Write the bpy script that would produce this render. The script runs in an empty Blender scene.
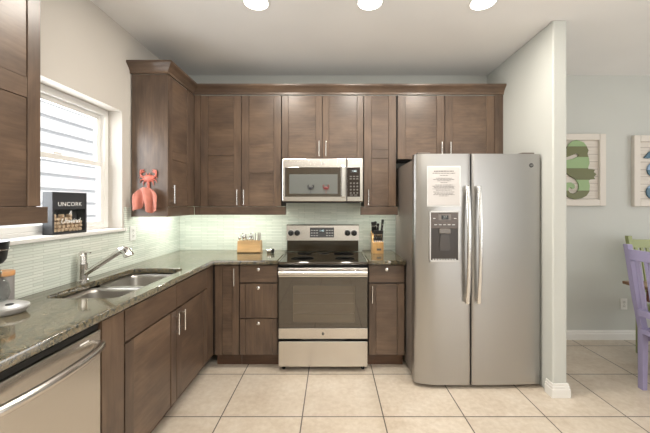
import bpy, bmesh, math, random
from mathutils import Vector, Matrix
random.seed(7)
C = bpy.context.scene.collection
sc = bpy.context.scene
PI = math.pi
R = math.radians

# ------------------------------------------------------------------ camera
CX, CY, F, CH = 332.0, 204.5, 319.0, 1.42
cam = bpy.data.cameras.new('camera'); camo = bpy.data.objects.new('camera', cam); C.objects.link(camo)
camo.location = (0, 0, CH); camo.rotation_euler = (PI/2, 0, 0)
cam.sensor_width = 36; cam.lens = F/650*36
cam.shift_x = -(CX-325)/650; cam.shift_y = -(216.5-CY)/650
cam.clip_start = 0.02
sc.camera = camo
sc.view_settings.view_transform = 'Standard'; sc.view_settings.look = 'None'
sc.view_settings.gamma = 1; sc.view_settings.use_curve_mapping = False
sc.view_settings.exposure = 0.13

# ------------------------------------------------------------------ world, sun, area lights
w = bpy.data.worlds.new('sky'); sc.world = w; w.use_nodes = True
bg = w.node_tree.nodes['Background']; bg.inputs[0].default_value = (0.93, 0.96, 1.0, 1); bg.inputs[1].default_value = 1.0

def lamp(name, kind, loc, rot, energy, color=(1, 1, 1), **kw):
    d = bpy.data.lights.new(name, kind); d.energy = energy; d.color = color
    for k, v in kw.items(): setattr(d, k, v)
    o = bpy.data.objects.new(name, d); C.objects.link(o); o.location = loc; o.rotation_euler = rot
    return o
WARM = (1.0, 0.93, 0.83)
lamp('sun', 'SUN', (6, 0, 8), (R(12), R(38), 0), 3.0, (1, 0.96, 0.9), angle=R(1))
# daylight through the dining area's glazing; rear lamp is fill added behind the camera
lamp('rear_fill', 'AREA', (3.3, -3.55, 1.35), (R(90), 0, 0), 34, (1.0, 0.985, 0.96), shape='RECTANGLE', size=1.8, size_y=2.1)
lamp('dining_daylight', 'AREA', (5.25, 1.2, 1.4), (R(90), 0, R(90)), 27, (1.0, 0.985, 0.96), shape='RECTANGLE', size=2.6, size_y=2.0)
lamp('window_daylight', 'AREA', (-2.0, 2.0, 1.75), (R(90), 0, R(-90)), 24, (0.95, 0.98, 1.0), shape='RECTANGLE', size=0.95, size_y=0.9)
# added upward fill behind the camera, no real fixture, brightening the ceiling
lamp('ceiling_fill', 'AREA', (0.7, -0.7, 1.5), (R(181), 0, 0), 76, (1.0, 0.97, 0.93), shape='DISK', size=1.6)
# recessed downlights of the rows behind the visible one
for y in (0.1, -1.6):
    for x in (-0.51, 0.255, 1.015):
        lamp('downlight', 'AREA', (x, y, 2.745), (0, 0, 0), 7, WARM, shape='DISK', size=0.15)

# ------------------------------------------------------------------ materials
def nt(name):
    m = bpy.data.materials.new(name); m.use_nodes = True
    n = m.node_tree; b = n.nodes['Principled BSDF']
    return m, n, b
def mat(name, col, rough=0.5, metal=0.0, **kw):
    m, n, b = nt(name)
    b.inputs['Base Color'].default_value = (*col, 1); b.inputs['Roughness'].default_value = rough; b.inputs['Metallic'].default_value = metal
    for k, v in kw.items(): b.inputs[k.replace('_', ' ')].default_value = v
    return m
def N(n, t, **kw):
    o = n.nodes.new(t)
    for k, v in kw.items(): setattr(o, k, v)
    return o
def coords(n, scale, loc=(0, 0, 0), rand=True, kind='Object'):
    tc = N(n, 'ShaderNodeTexCoord'); mp = N(n, 'ShaderNodeMapping')
    mp.inputs['Scale'].default_value = scale; mp.inputs['Location'].default_value = loc
    if rand:
        oi = N(n, 'ShaderNodeObjectInfo'); mul = N(n, 'ShaderNodeMath', operation='MULTIPLY'); mul.inputs[1].default_value = 37.0
        n.links.new(oi.outputs['Random'], mul.inputs[0])
        ad = N(n, 'ShaderNodeVectorMath', operation='ADD')
        n.links.new(tc.outputs[kind], ad.inputs[0]); n.links.new(mul.outputs[0], ad.inputs[1])
        n.links.new(ad.outputs[0], mp.inputs[0])
    else:
        n.links.new(tc.outputs[kind], mp.inputs[0])
    return mp.outputs[0]
def noise(n, vec, scale, detail=4, rough=0.55, dist=0.0):
    o = N(n, 'ShaderNodeTexNoise'); o.inputs['Scale'].default_value = scale; o.inputs['Detail'].default_value = detail
    o.inputs['Roughness'].default_value = rough; o.inputs['Distortion'].default_value = dist
    n.links.new(vec, o.inputs['Vector']); return o.outputs['Fac']
def ramp(n, fac, stops):
    o = N(n, 'ShaderNodeValToRGB')
    while len(o.color_ramp.elements) < len(stops): o.color_ramp.elements.new(0.5)
    for e, (p, c) in zip(o.color_ramp.elements, stops): e.position = p; e.color = (*c, 1)
    n.links.new(fac, o.inputs[0]); return o.outputs[0]
def mixc(n, fac, a, b, blend='MIX'):
    o = N(n, 'ShaderNodeMix', data_type='RGBA', blend_type=blend)
    if isinstance(fac, (int, float)): o.inputs[0].default_value = fac
    else: n.links.new(fac, o.inputs[0])
    for i, v in ((6, a), (7, b)):
        if isinstance(v, tuple): o.inputs[i].default_value = (*v, 1)
        else: n.links.new(v, o.inputs[i])
    return o.outputs[2]
def bump(n, b, h, strength, dist=0.01):
    o = N(n, 'ShaderNodeBump'); o.inputs['Strength'].default_value = strength; o.inputs['Distance'].default_value = dist
    n.links.new(h, o.inputs['Height']); n.links.new(o.outputs[0], b.inputs['Normal'])

WOOD_D, WOOD_M, WOOD_L = (0.056, 0.033, 0.021), (0.112, 0.073, 0.049), (0.175, 0.120, 0.084)
def wood(name, grain, dark=WOOD_D, mid=WOOD_M, light=WOOD_L, rough=0.36):
    m, n, b = nt(name)
    fine = noise(n, coords(n, {'z': (1, 1, 0.05), 'h': (0.06, 0.06, 1)}[grain]), 70, 5, 0.6, 0.3)
    mid_n = noise(n, coords(n, {'z': (1, 1, 0.3), 'h': (0.35, 0.35, 1)}[grain]), 9, 4, 0.6, 0.5)
    big = noise(n, coords(n, {'z': (1, 1, 0.6), 'h': (0.6, 0.6, 1)}[grain]), 3.4, 2, 0.5, 0.3)
    a = ramp(n, fine, [(0.2, dark), (0.5, mid), (0.8, light)])
    a = mixc(n, 0.55, a, mid)
    c = ramp(n, mid_n, [(0.28, (0.66, 0.65, 0.66)), (0.5, (1.0, 1.0, 1.0)), (0.72, (1.36, 1.34, 1.30))])
    d = ramp(n, big, [(0.30, (0.80, 0.80, 0.83)), (0.70, (1.20, 1.19, 1.16))])
    n.links.new(mixc(n, 1.0, mixc(n, 1.0, a, c, 'MULTIPLY'), d, 'MULTIPLY'), b.inputs['Base Color'])
    b.inputs['Roughness'].default_value = rough; b.inputs['Coat Weight'].default_value = 0.18; b.inputs['Coat Roughness'].default_value = 0.25
    bump(n, b, fine, 0.03, 0.002)
    return m
KICK = wood('reddish_toe_kick', 'h', (0.060, 0.028, 0.014), (0.095, 0.046, 0.024), (0.13, 0.068, 0.038)); CARC = mat('carcass_gap_shade', (0.018, 0.012, 0.009), 0.5); WV = wood('stained_wood_vertical', 'z'); WH = wood('stained_wood_horizontal', 'h')  # carcass kept near black: shade of the door gaps painted into its colour
BAMBOO = wood('pale_bamboo', 'h', (0.50, 0.30, 0.12), (0.62, 0.40, 0.19), (0.70, 0.48, 0.26), 0.45)
BEECH = wood('honey_beech', 'z', (0.50, 0.28, 0.09), (0.62, 0.37, 0.14), (0.70, 0.45, 0.19), 0.4)
LIDW = wood('orange_wood_lid', 'h', (0.40, 0.19, 0.07), (0.52, 0.27, 0.11), (0.60, 0.34, 0.16), 0.4)
REDW = wood('dark_red_wood', 'h', (0.10, 0.02, 0.012), (0.16, 0.035, 0.02), (0.22, 0.06, 0.035), 0.3)
TOPW = wood('brown_table_wood', 'h', (0.22, 0.11, 0.05), (0.30, 0.16, 0.08), (0.36, 0.20, 0.11), 0.3)

def steel(name, col=(0.62, 0.60, 0.57), rough=0.27, axis='h', amount=0.10):
    m, n, b = nt(name)
    f = noise(n, coords(n, {'h': (0.01, 0.01, 1), 'z': (1, 1, 0.01)}[axis]), 260, 3, 0.6)
    mr = N(n, 'ShaderNodeMapRange'); mr.inputs['To Min'].default_value = rough-amount/2; mr.inputs['To Max'].default_value = rough+amount/2
    n.links.new(f, mr.inputs[0]); n.links.new(mr.outputs[0], b.inputs['Roughness'])
    b.inputs['Base Color'].default_value = (*col, 1); b.inputs['Metallic'].default_value = 1
    return m
STEEL = steel('brushed_steel', (0.66, 0.63, 0.59), 0.25, amount=0.04); STEELV = steel('brushed_steel_fridge', (0.43, 0.42, 0.405), 0.33, 'z', 0.05)
SINKM = steel('satin_sink_steel', (0.52, 0.50, 0.47), 0.30, amount=0.03)
CHROME = mat('polished_chrome', (0.80, 0.80, 0.79), 0.12, 1)
NICKEL = mat('satin_nickel', (0.68, 0.66, 0.63), 0.24, 1)
HANDLE = mat('brushed_handle_steel', (0.78, 0.77, 0.75), 0.22, 1)
BLACK = mat('black_plastic', (0.012, 0.012, 0.012), 0.35)
DARK = mat('dark_gap', (0.02, 0.016, 0.013), 0.6)
BGLASS = mat('black_ceramic_glass', (0.030, 0.022, 0.012), 0.05, 0, IOR=1.6)
OGLASS = mat('bronze_oven_glass', (0.040, 0.028, 0.016), 0.035, 0, IOR=1.95)
OWIN = mat('oven_window_glass', (0.080, 0.060, 0.038), 0.05, 0, IOR=1.9)
MWIN = mat('microwave_window_mesh', (0.13, 0.137, 0.13), 0.12, 0, IOR=1.9)
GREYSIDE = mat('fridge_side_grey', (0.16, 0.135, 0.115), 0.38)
DISP = mat('dispenser_brown', (0.085, 0.062, 0.048), 0.25)
SILVER = mat('silver_plastic', (0.55, 0.54, 0.52), 0.3, 0.6)
WHITE = mat('white_plastic', (0.80, 0.80, 0.78), 0.35)
TRIMW = mat('white_trim_paint', (0.78, 0.77, 0.74), 0.4)
PAPER = mat('white_paper', (0.62, 0.60, 0.59), 0.7)
INK = mat('grey_ink', (0.10, 0.095, 0.10), 0.7)
PRINT = mat('pale_print', (0.62, 0.62, 0.60), 0.5)
WPRINT = mat('white_print', (0.88, 0.88, 0.87), 0.5)
LCD = mat('lcd_grey', (0.10, 0.115, 0.11), 0.2)
DIGIT = mat('lcd_digits', (0.7, 0.85, 0.9), 0.4, Emission_Color=(0.7, 0.9, 1, 1), Emission_Strength=0.7)
CORAL = mat('coral_enamel', (0.56, 0.16, 0.115), 0.4)
CRABBLK = mat('crab_black', (0.03, 0.03, 0.035), 0.4)
CRABRED = mat('crab_red', (0.17, 0.03, 0.03), 0.4)
LILAC = mat('lilac_paint', (0.31, 0.285, 0.45), 0.42)
GREENP = mat('sage_green_paint', (0.30, 0.34, 0.15), 0.42)
CANGREY = mat('grey_stoneware', (0.30, 0.285, 0.275), 0.55)
BURN = mat('burner_mark_grey', (0.10, 0.10, 0.10), 0.2)

def paint(name, col, rough=0.65, b_=0.10):
    m, n, b = nt(name)
    v = coords(n, (1, 1, 1), rand=False)
    f = noise(n, v, 70, 3); g = noise(n, v, 1.3, 2)
    c = ramp(n, g, [(0.3, tuple(x*0.97 for x in col)), (0.7, tuple(min(1, x*1.03) for x in col))])
    n.links.new(c, b.inputs['Base Color']); b.inputs['Roughness'].default_value = rough
    bump(n, b, f, b_, 0.004); return m
WALLP = paint('pale_grey_green_paint', (0.545, 0.56, 0.53)); WALLC = paint('warm_cream_paint', (0.57, 0.535, 0.485))
CEILP = paint('white_ceiling_paint', (0.80, 0.795, 0.785), 0.8, 0.15)

def floor_mat():
    m, n, b = nt('beige_floor_tile')
    v = coords(n, (1, 1, 1), (0.199+0.543*40, -2.135+0.535*40, 0), rand=False)
    br = N(n, 'ShaderNodeTexBrick'); br.offset = 0; br.squash = 1
    br.inputs['Scale'].default_value = 1; br.inputs['Brick Width'].default_value = 0.543; br.inputs['Row Height'].default_value = 0.535
    br.inputs['Mortar Size'].default_value = 0.0042; br.inputs['Mortar Smooth'].default_value = 0.1; br.inputs['Bias'].default_value = 0
    br.inputs['Color1'].default_value = (0.97, 0.97, 0.97, 1); br.inputs['Color2'].default_value = (1.03, 1.03, 1.03, 1)
    n.links.new(v, br.inputs['Vector'])
    f = noise(n, v, 4.2, 6, 0.6, 0.6); g = noise(n, v, 28, 4, 0.6)
    c = ramp(n, f, [(0.30, (0.52, 0.43, 0.33)), (0.52, (0.61, 0.53, 0.43)), (0.72, (0.66, 0.60, 0.51))])
    c = mixc(n, 0.35, c, ramp(n, g, [(0.35, (0.50, 0.42, 0.33)), (0.65, (0.70, 0.63, 0.54))]))
    c = mixc(n, 1.0, c, br.outputs['Color'], 'MULTIPLY')
    n.links.new(mixc(n, br.outputs['Fac'], c, (0.10, 0.085, 0.07)), b.inputs['Base Color'])
    b.inputs['Roughness'].default_value = 0.30
    bump(n, b, br.outputs['Fac'], -0.35, 0.003)
    return m
def backsplash_mat():
    m, n, b = nt('glass_strip_mosaic')
    tc = N(n, 'ShaderNodeTexCoord'); sp = N(n, 'ShaderNodeSeparateXYZ'); n.links.new(tc.outputs['Object'], sp.inputs[0])
    ad = N(n, 'ShaderNodeMath', operation='ADD'); n.links.new(sp.outputs[0], ad.inputs[0]); n.links.new(sp.outputs[1], ad.inputs[1])
    cb = N(n, 'ShaderNodeCombineXYZ'); n.links.new(ad.outputs[0], cb.inputs[0]); n.links.new(sp.outputs[2], cb.inputs[1])
    br = N(n, 'ShaderNodeTexBrick'); br.offset = 0.37; br.offset_frequency = 2
    for k, v in (('Scale', 1), ('Brick Width', 0.17), ('Row Height', 0.0158), ('Mortar Size', 0.0013), ('Mortar Smooth', 0.2), ('Bias', 0.0)): br.inputs[k].default_value = v
    br.inputs['Color1'].default_value = (0.60, 0.66, 0.59, 1); br.inputs['Color2'].default_value = (0.74, 0.78, 0.71, 1)
    br.inputs['Mortar'].default_value = (0.42, 0.45, 0.40, 1)
    n.links.new(cb.outputs[0], br.inputs['Vector'])
    n.links.new(br.outputs['Color'], b.inputs['Base Color']); b.inputs['Roughness'].default_value = 0.16
    bump(n, b, br.outputs['Fac'], -0.5, 0.002)
    return m
def granite_mat():
    m, n, b = nt('green_brown_granite')
    v = coords(n, (1, 1, 1), rand=False)
    f = noise(n, v, 48, 5, 0.75, 0.6); g = noise(n, v, 7, 5, 0.6, 1.2); k = noise(n, v, 95, 3, 0.7)
    c = ramp(n, f, [(0.36, (0.012, 0.013, 0.009)), (0.46, (0.055, 0.056, 0.040)), (0.54, (0.20, 0.15, 0.08)), (0.60, (0.045, 0.048, 0.034)), (0.70, (0.42, 0.36, 0.25))])
    c = mixc(n, ramp(n, k, [(0.58, (0, 0, 0)), (0.66, (0.6, 0.6, 0.6))]), c, (0.22, 0.20, 0.155))
    c = mixc(n, ramp(n, g, [(0.45, (0, 0, 0)), (0.68, (0.2, 0.2, 0.2))]), c, (0.07, 0.085, 0.065))
    n.links.new(c, b.inputs['Base Color']); b.inputs['Roughness'].default_value = 0.07; b.inputs['IOR'].default_value = 2.0
    return m
def glass_mat(name, tint=(1, 1, 1)):
    m = bpy.data.materials.new(name); m.use_nodes = True; n = m.node_tree; n.nodes.clear()
    o = N(n, 'ShaderNodeOutputMaterial'); mx = N(n, 'ShaderNodeMixShader'); t = N(n, 'ShaderNodeBsdfTransparent'); g = N(n, 'ShaderNodeBsdfGlossy'); lw = N(n, 'ShaderNodeLayerWeight'); pw = N(n, 'ShaderNodeMath', operation='POWER'); pw.inputs[1].default_value = 5.0; fr = N(n, 'ShaderNodeMath', operation='MULTIPLY_ADD'); fr.inputs[1].default_value = 0.7; fr.inputs[2].default_value = 0.035
    n.links.new(lw.outputs['Facing'], pw.inputs[0]); n.links.new(pw.outputs[0], fr.inputs[0]); g.inputs['Roughness'].default_value = 0.02; t.inputs[0].default_value = (*tint, 1)
    n.links.new(fr.outputs[0], mx.inputs[0]); n.links.new(t.outputs[0], mx.inputs[1]); n.links.new(g.outputs[0], mx.inputs[2]); n.links.new(mx.outputs[0], o.inputs[0])
    return m
def emit(name, col, s):
    m, n, b = nt(name); b.inputs['Base Color'].default_value = (0.9, 0.9, 0.9, 1)
    b.inputs['Emission Color'].default_value = (*col, 1); b.inputs['Emission Strength'].default_value = s; return m
def terry(name, col):
    m, n, b = nt(name); v = coords(n, (1, 1, 1)); f = noise(n, v, 220, 3, 0.7); g = noise(n, v, 30, 2)
    n.links.new(ramp(n, g, [(0.3, tuple(x*0.88 for x in col)), (0.7, col)]), b.inputs['Base Color'])
    b.inputs['Roughness'].default_value = 0.9; b.inputs['Sheen Weight'].default_value = 0.3; bump(n, b, f, 0.5, 0.004); return m
def banded(name, cols, z0, z1):
    m, n, b = nt(name); tc = N(n, 'ShaderNodeTexCoord'); sp = N(n, 'ShaderNodeSeparateXYZ'); n.links.new(tc.outputs['Object'], sp.inputs[0])
    mr = N(n, 'ShaderNodeMapRange'); mr.inputs['From Min'].default_value = z0; mr.inputs['From Max'].default_value = z1; n.links.new(sp.outputs[2], mr.inputs[0])
    o = N(n, 'ShaderNodeValToRGB'); o.color_ramp.interpolation = 'CONSTANT'
    while len(o.color_ramp.elements) < len(cols): o.color_ramp.elements.new(0.5)
    for e, (p, c) in zip(o.color_ramp.elements, cols): e.position = p; e.color = (*c, 1)
    n.links.new(mr.outputs[0], o.inputs[0]); n.links.new(o.outputs[0], b.inputs['Base Color']); b.inputs['Roughness'].default_value = 0.5
    return m
def shiplap():
    m, n, b = nt('whitewashed_boards'); v = coords(n, (0.08, 0.08, 1)); f = noise(n, v, 60, 4)
    tc = N(n, 'ShaderNodeTexCoord'); sp = N(n, 'ShaderNodeSeparateXYZ'); n.links.new(tc.outputs['Object'], sp.inputs[0])
    md = N(n, 'ShaderNodeMath', operation='FRACT'); mu = N(n, 'ShaderNodeMath', operation='MULTIPLY'); mu.inputs[1].default_value = 13
    n.links.new(sp.outputs[2], mu.inputs[0]); n.links.new(mu.outputs[0], md.inputs[0])
    gt = N(n, 'ShaderNodeMath', operation='LESS_THAN'); gt.inputs[1].default_value = 0.07; n.links.new(md.outputs[0], gt.inputs[0])
    c = ramp(n, f, [(0.3, (0.60, 0.55, 0.49)), (0.7, (0.72, 0.68, 0.62))])
    n.links.new(mixc(n, gt.outputs[0], c, (0.38, 0.34, 0.30)), b.inputs['Base Color']); b.inputs['Roughness'].default_value = 0.7
    return m
def cork():
    m, n, b = nt('wine_cork'); f = noise(n, coords(n, (1, 1, 1)), 160, 4, 0.7)
    n.links.new(ramp(n, f, [(0.3, (0.50, 0.30, 0.17)), (0.6, (0.85, 0.66, 0.47))]), b.inputs['Base Color']); b.inputs['Roughness'].default_value = 0.85; return m
FLOORM, BACKM, GRANITE = floor_mat(), backsplash_mat(), granite_mat()
PANE = glass_mat('window_glass'); CLEAR = glass_mat('clear_glass', (0.93, 0.94, 0.94))
LENS = emit('lit_lens', (1.0, 0.96, 0.9), 9)
TOWEL = terry('coral_terry_cloth', (0.56, 0.205, 0.15))
SHIP = shiplap(); CORK = cork()
FRAMEW = paint('whitewashed_frame', (0.70, 0.66, 0.60), 0.6, 0.2)
SIDING = paint('white_siding_paint', (0.80, 0.81, 0.82), 0.6, 0.05)

# ------------------------------------------------------------------ mesh builder
class MB:
    def __init__(self, M=None): self.bm = bmesh.new(); self.M = M
    def _fin(self, vs, mi=0, smooth=False):
        fs = set()
        for v in vs:
            if self.M: v.co = Vector(self.M(v.co))
            fs.update(v.link_faces)
        for f in fs: f.material_index = mi; f.smooth = smooth
        return self
    def box(self, x0, x1, y0, y1, z0, z1, bev=0.0, mi=0, seg=2):
        before = set(self.bm.verts)
        r = bmesh.ops.create_cube(self.bm, size=1)
        for v in r['verts']:
            v.co = Vector(((x0+x1)/2+v.co.x*(x1-x0), (y0+y1)/2+v.co.y*(y1-y0), (z0+z1)/2+v.co.z*(z1-z0)))
        if bev > 0:
            bev = min(bev, 0.49*min(abs(x1-x0), abs(y1-y0), abs(z1-z0)))
            es = list({e for v in r['verts'] for e in v.link_edges})
            bmesh.ops.bevel(self.bm, geom=es, offset=bev, segments=seg, affect='EDGES', profile=0.5)
        return self._fin([v for v in self.bm.verts if v not in before], mi)
    def tube(self, pts, rad, seg=12, mi=0, cap=True, flat=1.0):
        before = set(self.bm.verts)
        pts = [Vector(p) for p in pts]; rads = rad if isinstance(rad, (list, tuple)) else [rad]*len(pts)
        rings = []; up = None
        for i, p in enumerate(pts):
            t = (pts[min(i+1, len(pts)-1)]-pts[max(i-1, 0)]).normalized()
            if up is None: up = Vector((0, 0, 1)) if abs(t.z) < 0.9 else Vector((0, 1, 0))
            a = (up - t*up.dot(t)).normalized(); up = a; b = t.cross(a)
            rings.append([self.bm.verts.new(p + (a*math.cos(2*PI*k/seg)*flat + b*math.sin(2*PI*k/seg))*rads[i]) for k in range(seg)])
        for i in range(len(rings)-1):
            for k in range(seg): self.bm.faces.new((rings[i][k], rings[i][(k+1) % seg], rings[i+1][(k+1) % seg], rings[i+1][k]))
        if cap: self.bm.faces.new(rings[0][::-1]); self.bm.faces.new(rings[-1])
        return self._fin([v for v in self.bm.verts if v not in before], mi, True)
    def lathe(self, prof, c=(0, 0, 0), seg=32, mi=0, axis='z', squash=1.0):
        before = set(self.bm.verts); rings = []
        for r, h in prof:
            ring = []
            for k in range(seg):
                a = 2*PI*k/seg; u, v = r*math.cos(a), r*math.sin(a)*squash
                p = {'z': (u, v, h), 'y': (u, h, v), 'x': (h, u, v)}[axis]
                ring.append(self.bm.verts.new(Vector(c)+Vector(p)))
            rings.append(ring)
        for i in range(len(rings)-1):
            for k in range(seg): self.bm.faces.new((rings[i][k], rings[i][(k+1) % seg], rings[i+1][(k+1) % seg], rings[i+1][k]))
        if prof[0][0] > 1e-5: self.bm.faces.new(rings[0])
        if prof[-1][0] > 1e-5: self.bm.faces.new(rings[-1])
        bmesh.ops.remove_doubles(self.bm, verts=[v for r in rings for v in r], dist=1e-6)
        return self._fin([v for v in self.bm.verts if v not in before], mi, True)
    def prism(self, pts, axis, a0, a1, mi=0, smooth=False):
        """polygon in the two other axes, extruded along axis"""
        before = set(self.bm.verts)
        def P(u, v, a): return {'x': (a, u, v), 'y': (u, a, v), 'z': (u, v, a)}[axis]
        A = [self.bm.verts.new(P(u, v, a0)) for u, v in pts]; B = [self.bm.verts.new(P(u, v, a1)) for u, v in pts]
        n = len(pts)
        self.bm.faces.new(A); self.bm.faces.new(B[::-1])
        for i in range(n): self.bm.faces.new((A[i], A[(i+1) % n], B[(i+1) % n], B[i]))
        return self._fin([v for v in self.bm.verts if v not in before], mi, smooth)
    def grid(self, rows, mi=0, smooth=True):
        before = set(self.bm.verts); V = [[self.bm.verts.new(p) for p in r] for r in rows]
        for i in range(len(V)-1):
            for j in range(len(V[0])-1): self.bm.faces.new((V[i][j], V[i][j+1], V[i+1][j+1], V[i+1][j]))
        return self._fin([v for v in self.bm.verts if v not in before], mi, smooth)

def root_loc(p):
    while p.parent: p = p.parent
    return p.location.copy()
def obj(name, mb, mats, parent=None, world=True, origin=None, auto=True):
    bm = mb.bm
    bmesh.ops.recalc_face_normals(bm, faces=bm.faces)
    off = Vector((0, 0, 0))
    if parent is not None and world: off = root_loc(parent)
    elif origin is not None: off = Vector(origin)
    if off.length: bmesh.ops.translate(bm, vec=-off, verts=bm.verts)
    me = bpy.data.meshes.new(name); bm.to_mesh(me); bm.free()
    for m in (mats if isinstance(mats, (list, tuple)) else [mats]): me.materials.append(m)
    if any(p.use_smooth for p in me.polygons): me.set_sharp_from_angle(angle=R(42))
    o = bpy.data.objects.new(name, me); C.objects.link(o)
    if parent is not None: o.parent = parent
    elif origin is not None: o.location = off
    return o
def tag(o, label, cat, group=None):
    o['label'] = label; o['category'] = cat; o['kind'] = 'thing'
    if group: o['group'] = group
    return o
def thing(name, label, cat, loc, rotz=0, group=None):
    o = bpy.data.objects.new(name, None); C.objects.link(o); o.empty_display_size = 0.05
    o.location = loc; o.rotation_euler = (0, 0, rotz)
    return tag(o, label, cat, group)
def struct(name, mb, m, parent=None):
    o = obj(name, mb, m, parent)
    if parent is None: o['kind'] = 'structure'
    return o
def copy_tree(o, parent=None):
    c = o.copy(); C.objects.link(c)
    if parent: c.parent = parent
    for ch in list(o.children): copy_tree(ch, c)
    return c
def text(name, body, size, loc, rot, m, parent, shear=0.0, ext=0.0006, align='CENTER', world=True, spacing=1.0):
    cu = bpy.data.curves.new(name, 'FONT'); cu.body = body; cu.size = size; cu.extrude = ext; cu.align_x = align; cu.align_y = 'CENTER'
    cu.shear = shear; cu.space_character = spacing; cu.materials.append(m); cu.resolution_u = 3
    tmp = bpy.data.objects.new(name, cu); C.objects.link(tmp)
    me = bpy.data.meshes.new_from_object(tmp.evaluated_get(bpy.context.evaluated_depsgraph_get())); me.name = name
    bpy.data.objects.remove(tmp); bpy.data.curves.remove(cu)
    o = bpy.data.objects.new(name, me); C.objects.link(o); o.parent = parent
    o.location = Vector(loc) - (root_loc(parent) if world else Vector((0, 0, 0))); o.rotation_euler = rot
    return o
FRONT = (PI/2, 0, 0)                # text facing -Y

# ------------------------------------------------------------------ the room
XL, YB, H = -1.61, 3.36, 2.78
XR, YR = 5.3, -3.6
struct('floor', MB().box(XL-0.3, XR+0.3, YR-0.2, YB+0.2, -0.1, 0), FLOORM)
struct('ceiling', MB().box(XL-0.2, XR+0.2, YR-0.2, YB+0.2, H, H+0.12), CEILP)
struct('wall_back', MB().box(XL-0.2, XR+0.2, YB, YB+0.15, 0, H), WALLP)
WY0, WY1, WZ0, WZ1 = 1.46, 2.447, 1.2155, 2.135
wl = MB().box(XL-0.2, XL, YR, WY0, 0, H).box(XL-0.2, XL, WY1, YB, 0, H).box(XL-0.2, XL, WY0, WY1, 0, WZ0).box(XL-0.2, XL, WY0, WY1, WZ1, H)
struct('wall_left', wl, WALLC)
struct('wall_right', MB().box(XR, XR+0.15, YR, -0.2, 0, H).box(XR, XR+0.15, 2.6, YB, 0, H).box(XR, XR+0.15, -0.2, 2.6, 2.4, H).box(XR, XR+0.15, -0.2, 2.6, 0, 0.4), WALLP)
struct('wall_rear', MB().box(XL, 2.35, YR-0.15, YR, 0, H).box(4.25, XR, YR-0.15, YR, 0, H).box(2.35, 4.25, YR-0.15, YR, 2.45, H), WALLP)
PX0, PX1, PY0 = 1.63, 1.735, 2.353
struct('wall_partition', MB().box(PX0, PX1, PY0, YB, 0, H, 0.012, seg=3), WALLP)
def base_prof(h=0.098, t=0.016): return [(0, 0), (t, 0), (t, h*0.62), (t*0.72, h*0.70), (t*0.72, h*0.80), (t*0.4, h*0.9), (t*0.3, h), (0, h)]
struct('baseboard_back', MB().prism([(YB-d, z) for d, z in base_prof()], 'x', PX1+0.016, XR), TRIMW)
bb = MB()
for z0, z1, t in ((0, 0.062, 0.017), (0.062, 0.082, 0.013), (0.082, 0.102, 0.008)):
    bb.box(PX0-t, PX1+t, PY0-t, PY0, z0, z1, 0.002); bb.box(PX1, PX1+t, PY0, YB-0.017, z0, z1, 0.002); bb.box(PX0-t, PX0, PY0, PY0+0.07, z0, z1, 0.002)
struct('baseboard_partition', bb, TRIMW)
# backsplash
o = obj('backsplash', MB().box(XL+0.0115, 1.62, YB-0.011, YB-0.0005, 0.90, 1.46), BACKM); o['kind'] = 'structure'
o = obj('backsplash', MB().box(XL+0.0005, XL+0.011, 0.82, 2.466, 0.90, 1.215).box(XL+0.0005, XL+0.011, 2.466, YB-0.0005, 0.90, 1.40), BACKM); o['kind'] = 'structure'
# window in the left wall
win = bpy.data.objects.new('window_1', None); C.objects.link(win); win['kind'] = 'structure'; win.location = (XL-0.15, (WY0+WY1)/2, WZ0)
fx0, fx1 = XL-0.165, XL-0.105
f = MB()
for a in ((WY0, WY0+0.04), (WY1-0.04, WY1)): f.box(fx0, fx1, a[0], a[1], 1.241, WZ1, 0.004)
f.box(fx0, fx1, WY0+0.04, WY1-0.04, WZ1-0.045, WZ1, 0.004).box(fx0, fx1, WY0+0.04, WY1-0.04, 1.241, 1.264, 0.004)
obj('window_frame', f, TRIMW, win)
def sash(z0, z1, x0, x1, name):
    s = MB(); a, b = WY0+0.04, WY1-0.04
    s.box(x0, x1, a, a+0.038, z0, z1, 0.003).box(x0, x1, b-0.038, b, z0, z1, 0.003).box(x0, x1, a+0.038, b-0.038, z0, z0+0.036, 0.003).box(x0, x1, a+0.038, b-0.038, z1-0.034, z1, 0.003)
    so = obj(name, s, TRIMW, win)
    obj('pane', MB().box((x0+x1)/2-0.002, (x0+x1)/2+0.002, a+0.03, b-0.03, z0+0.03, z1-0.028), PANE, so)
sash(1.264, 1.735, fx1-0.028, fx1-0.003, 'sash'); sash(1.702, WZ1-0.045, fx0+0.002, fx1-0.030, 'sash')
obj('sash_lock', MB().box(fx1-0.003, fx1+0.006, 1.96, 2.02, 1.735, 1.75, 0.003), TRIMW, win)
struct('trim_1', MB().box(XL-0.103, XL+0.028, WY0+0.001, WY1-0.001, 1.217, 1.2405, 0.005).box(XL+0.0115, XL+0.028, WY0-0.02, WY0, 1.217, 1.2405).box(XL+0.0115, XL+0.028, WY1, WY1+0.018, 1.217, 1.2405), TRIMW)
# neighbouring house outside the window
sd = MB()
for k in range(24):
    z = -0.4+k*0.185
    sd.prism([(-3.70, z), (-3.610, z+0.001), (-3.610, z+0.010), (-3.648, z+0.185), (-3.70, z+0.185)], 'y', -1.0, 6.5)
o = obj('house_siding', sd, SIDING); o['kind'] = 'structure'
o = obj('ground', MB().box(-12, XL-0.32, -6, 10, -0.5, -0.4), mat('pale_concrete', (0.75, 0.73, 0.70), 0.9)); o['kind'] = 'structure'

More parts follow.
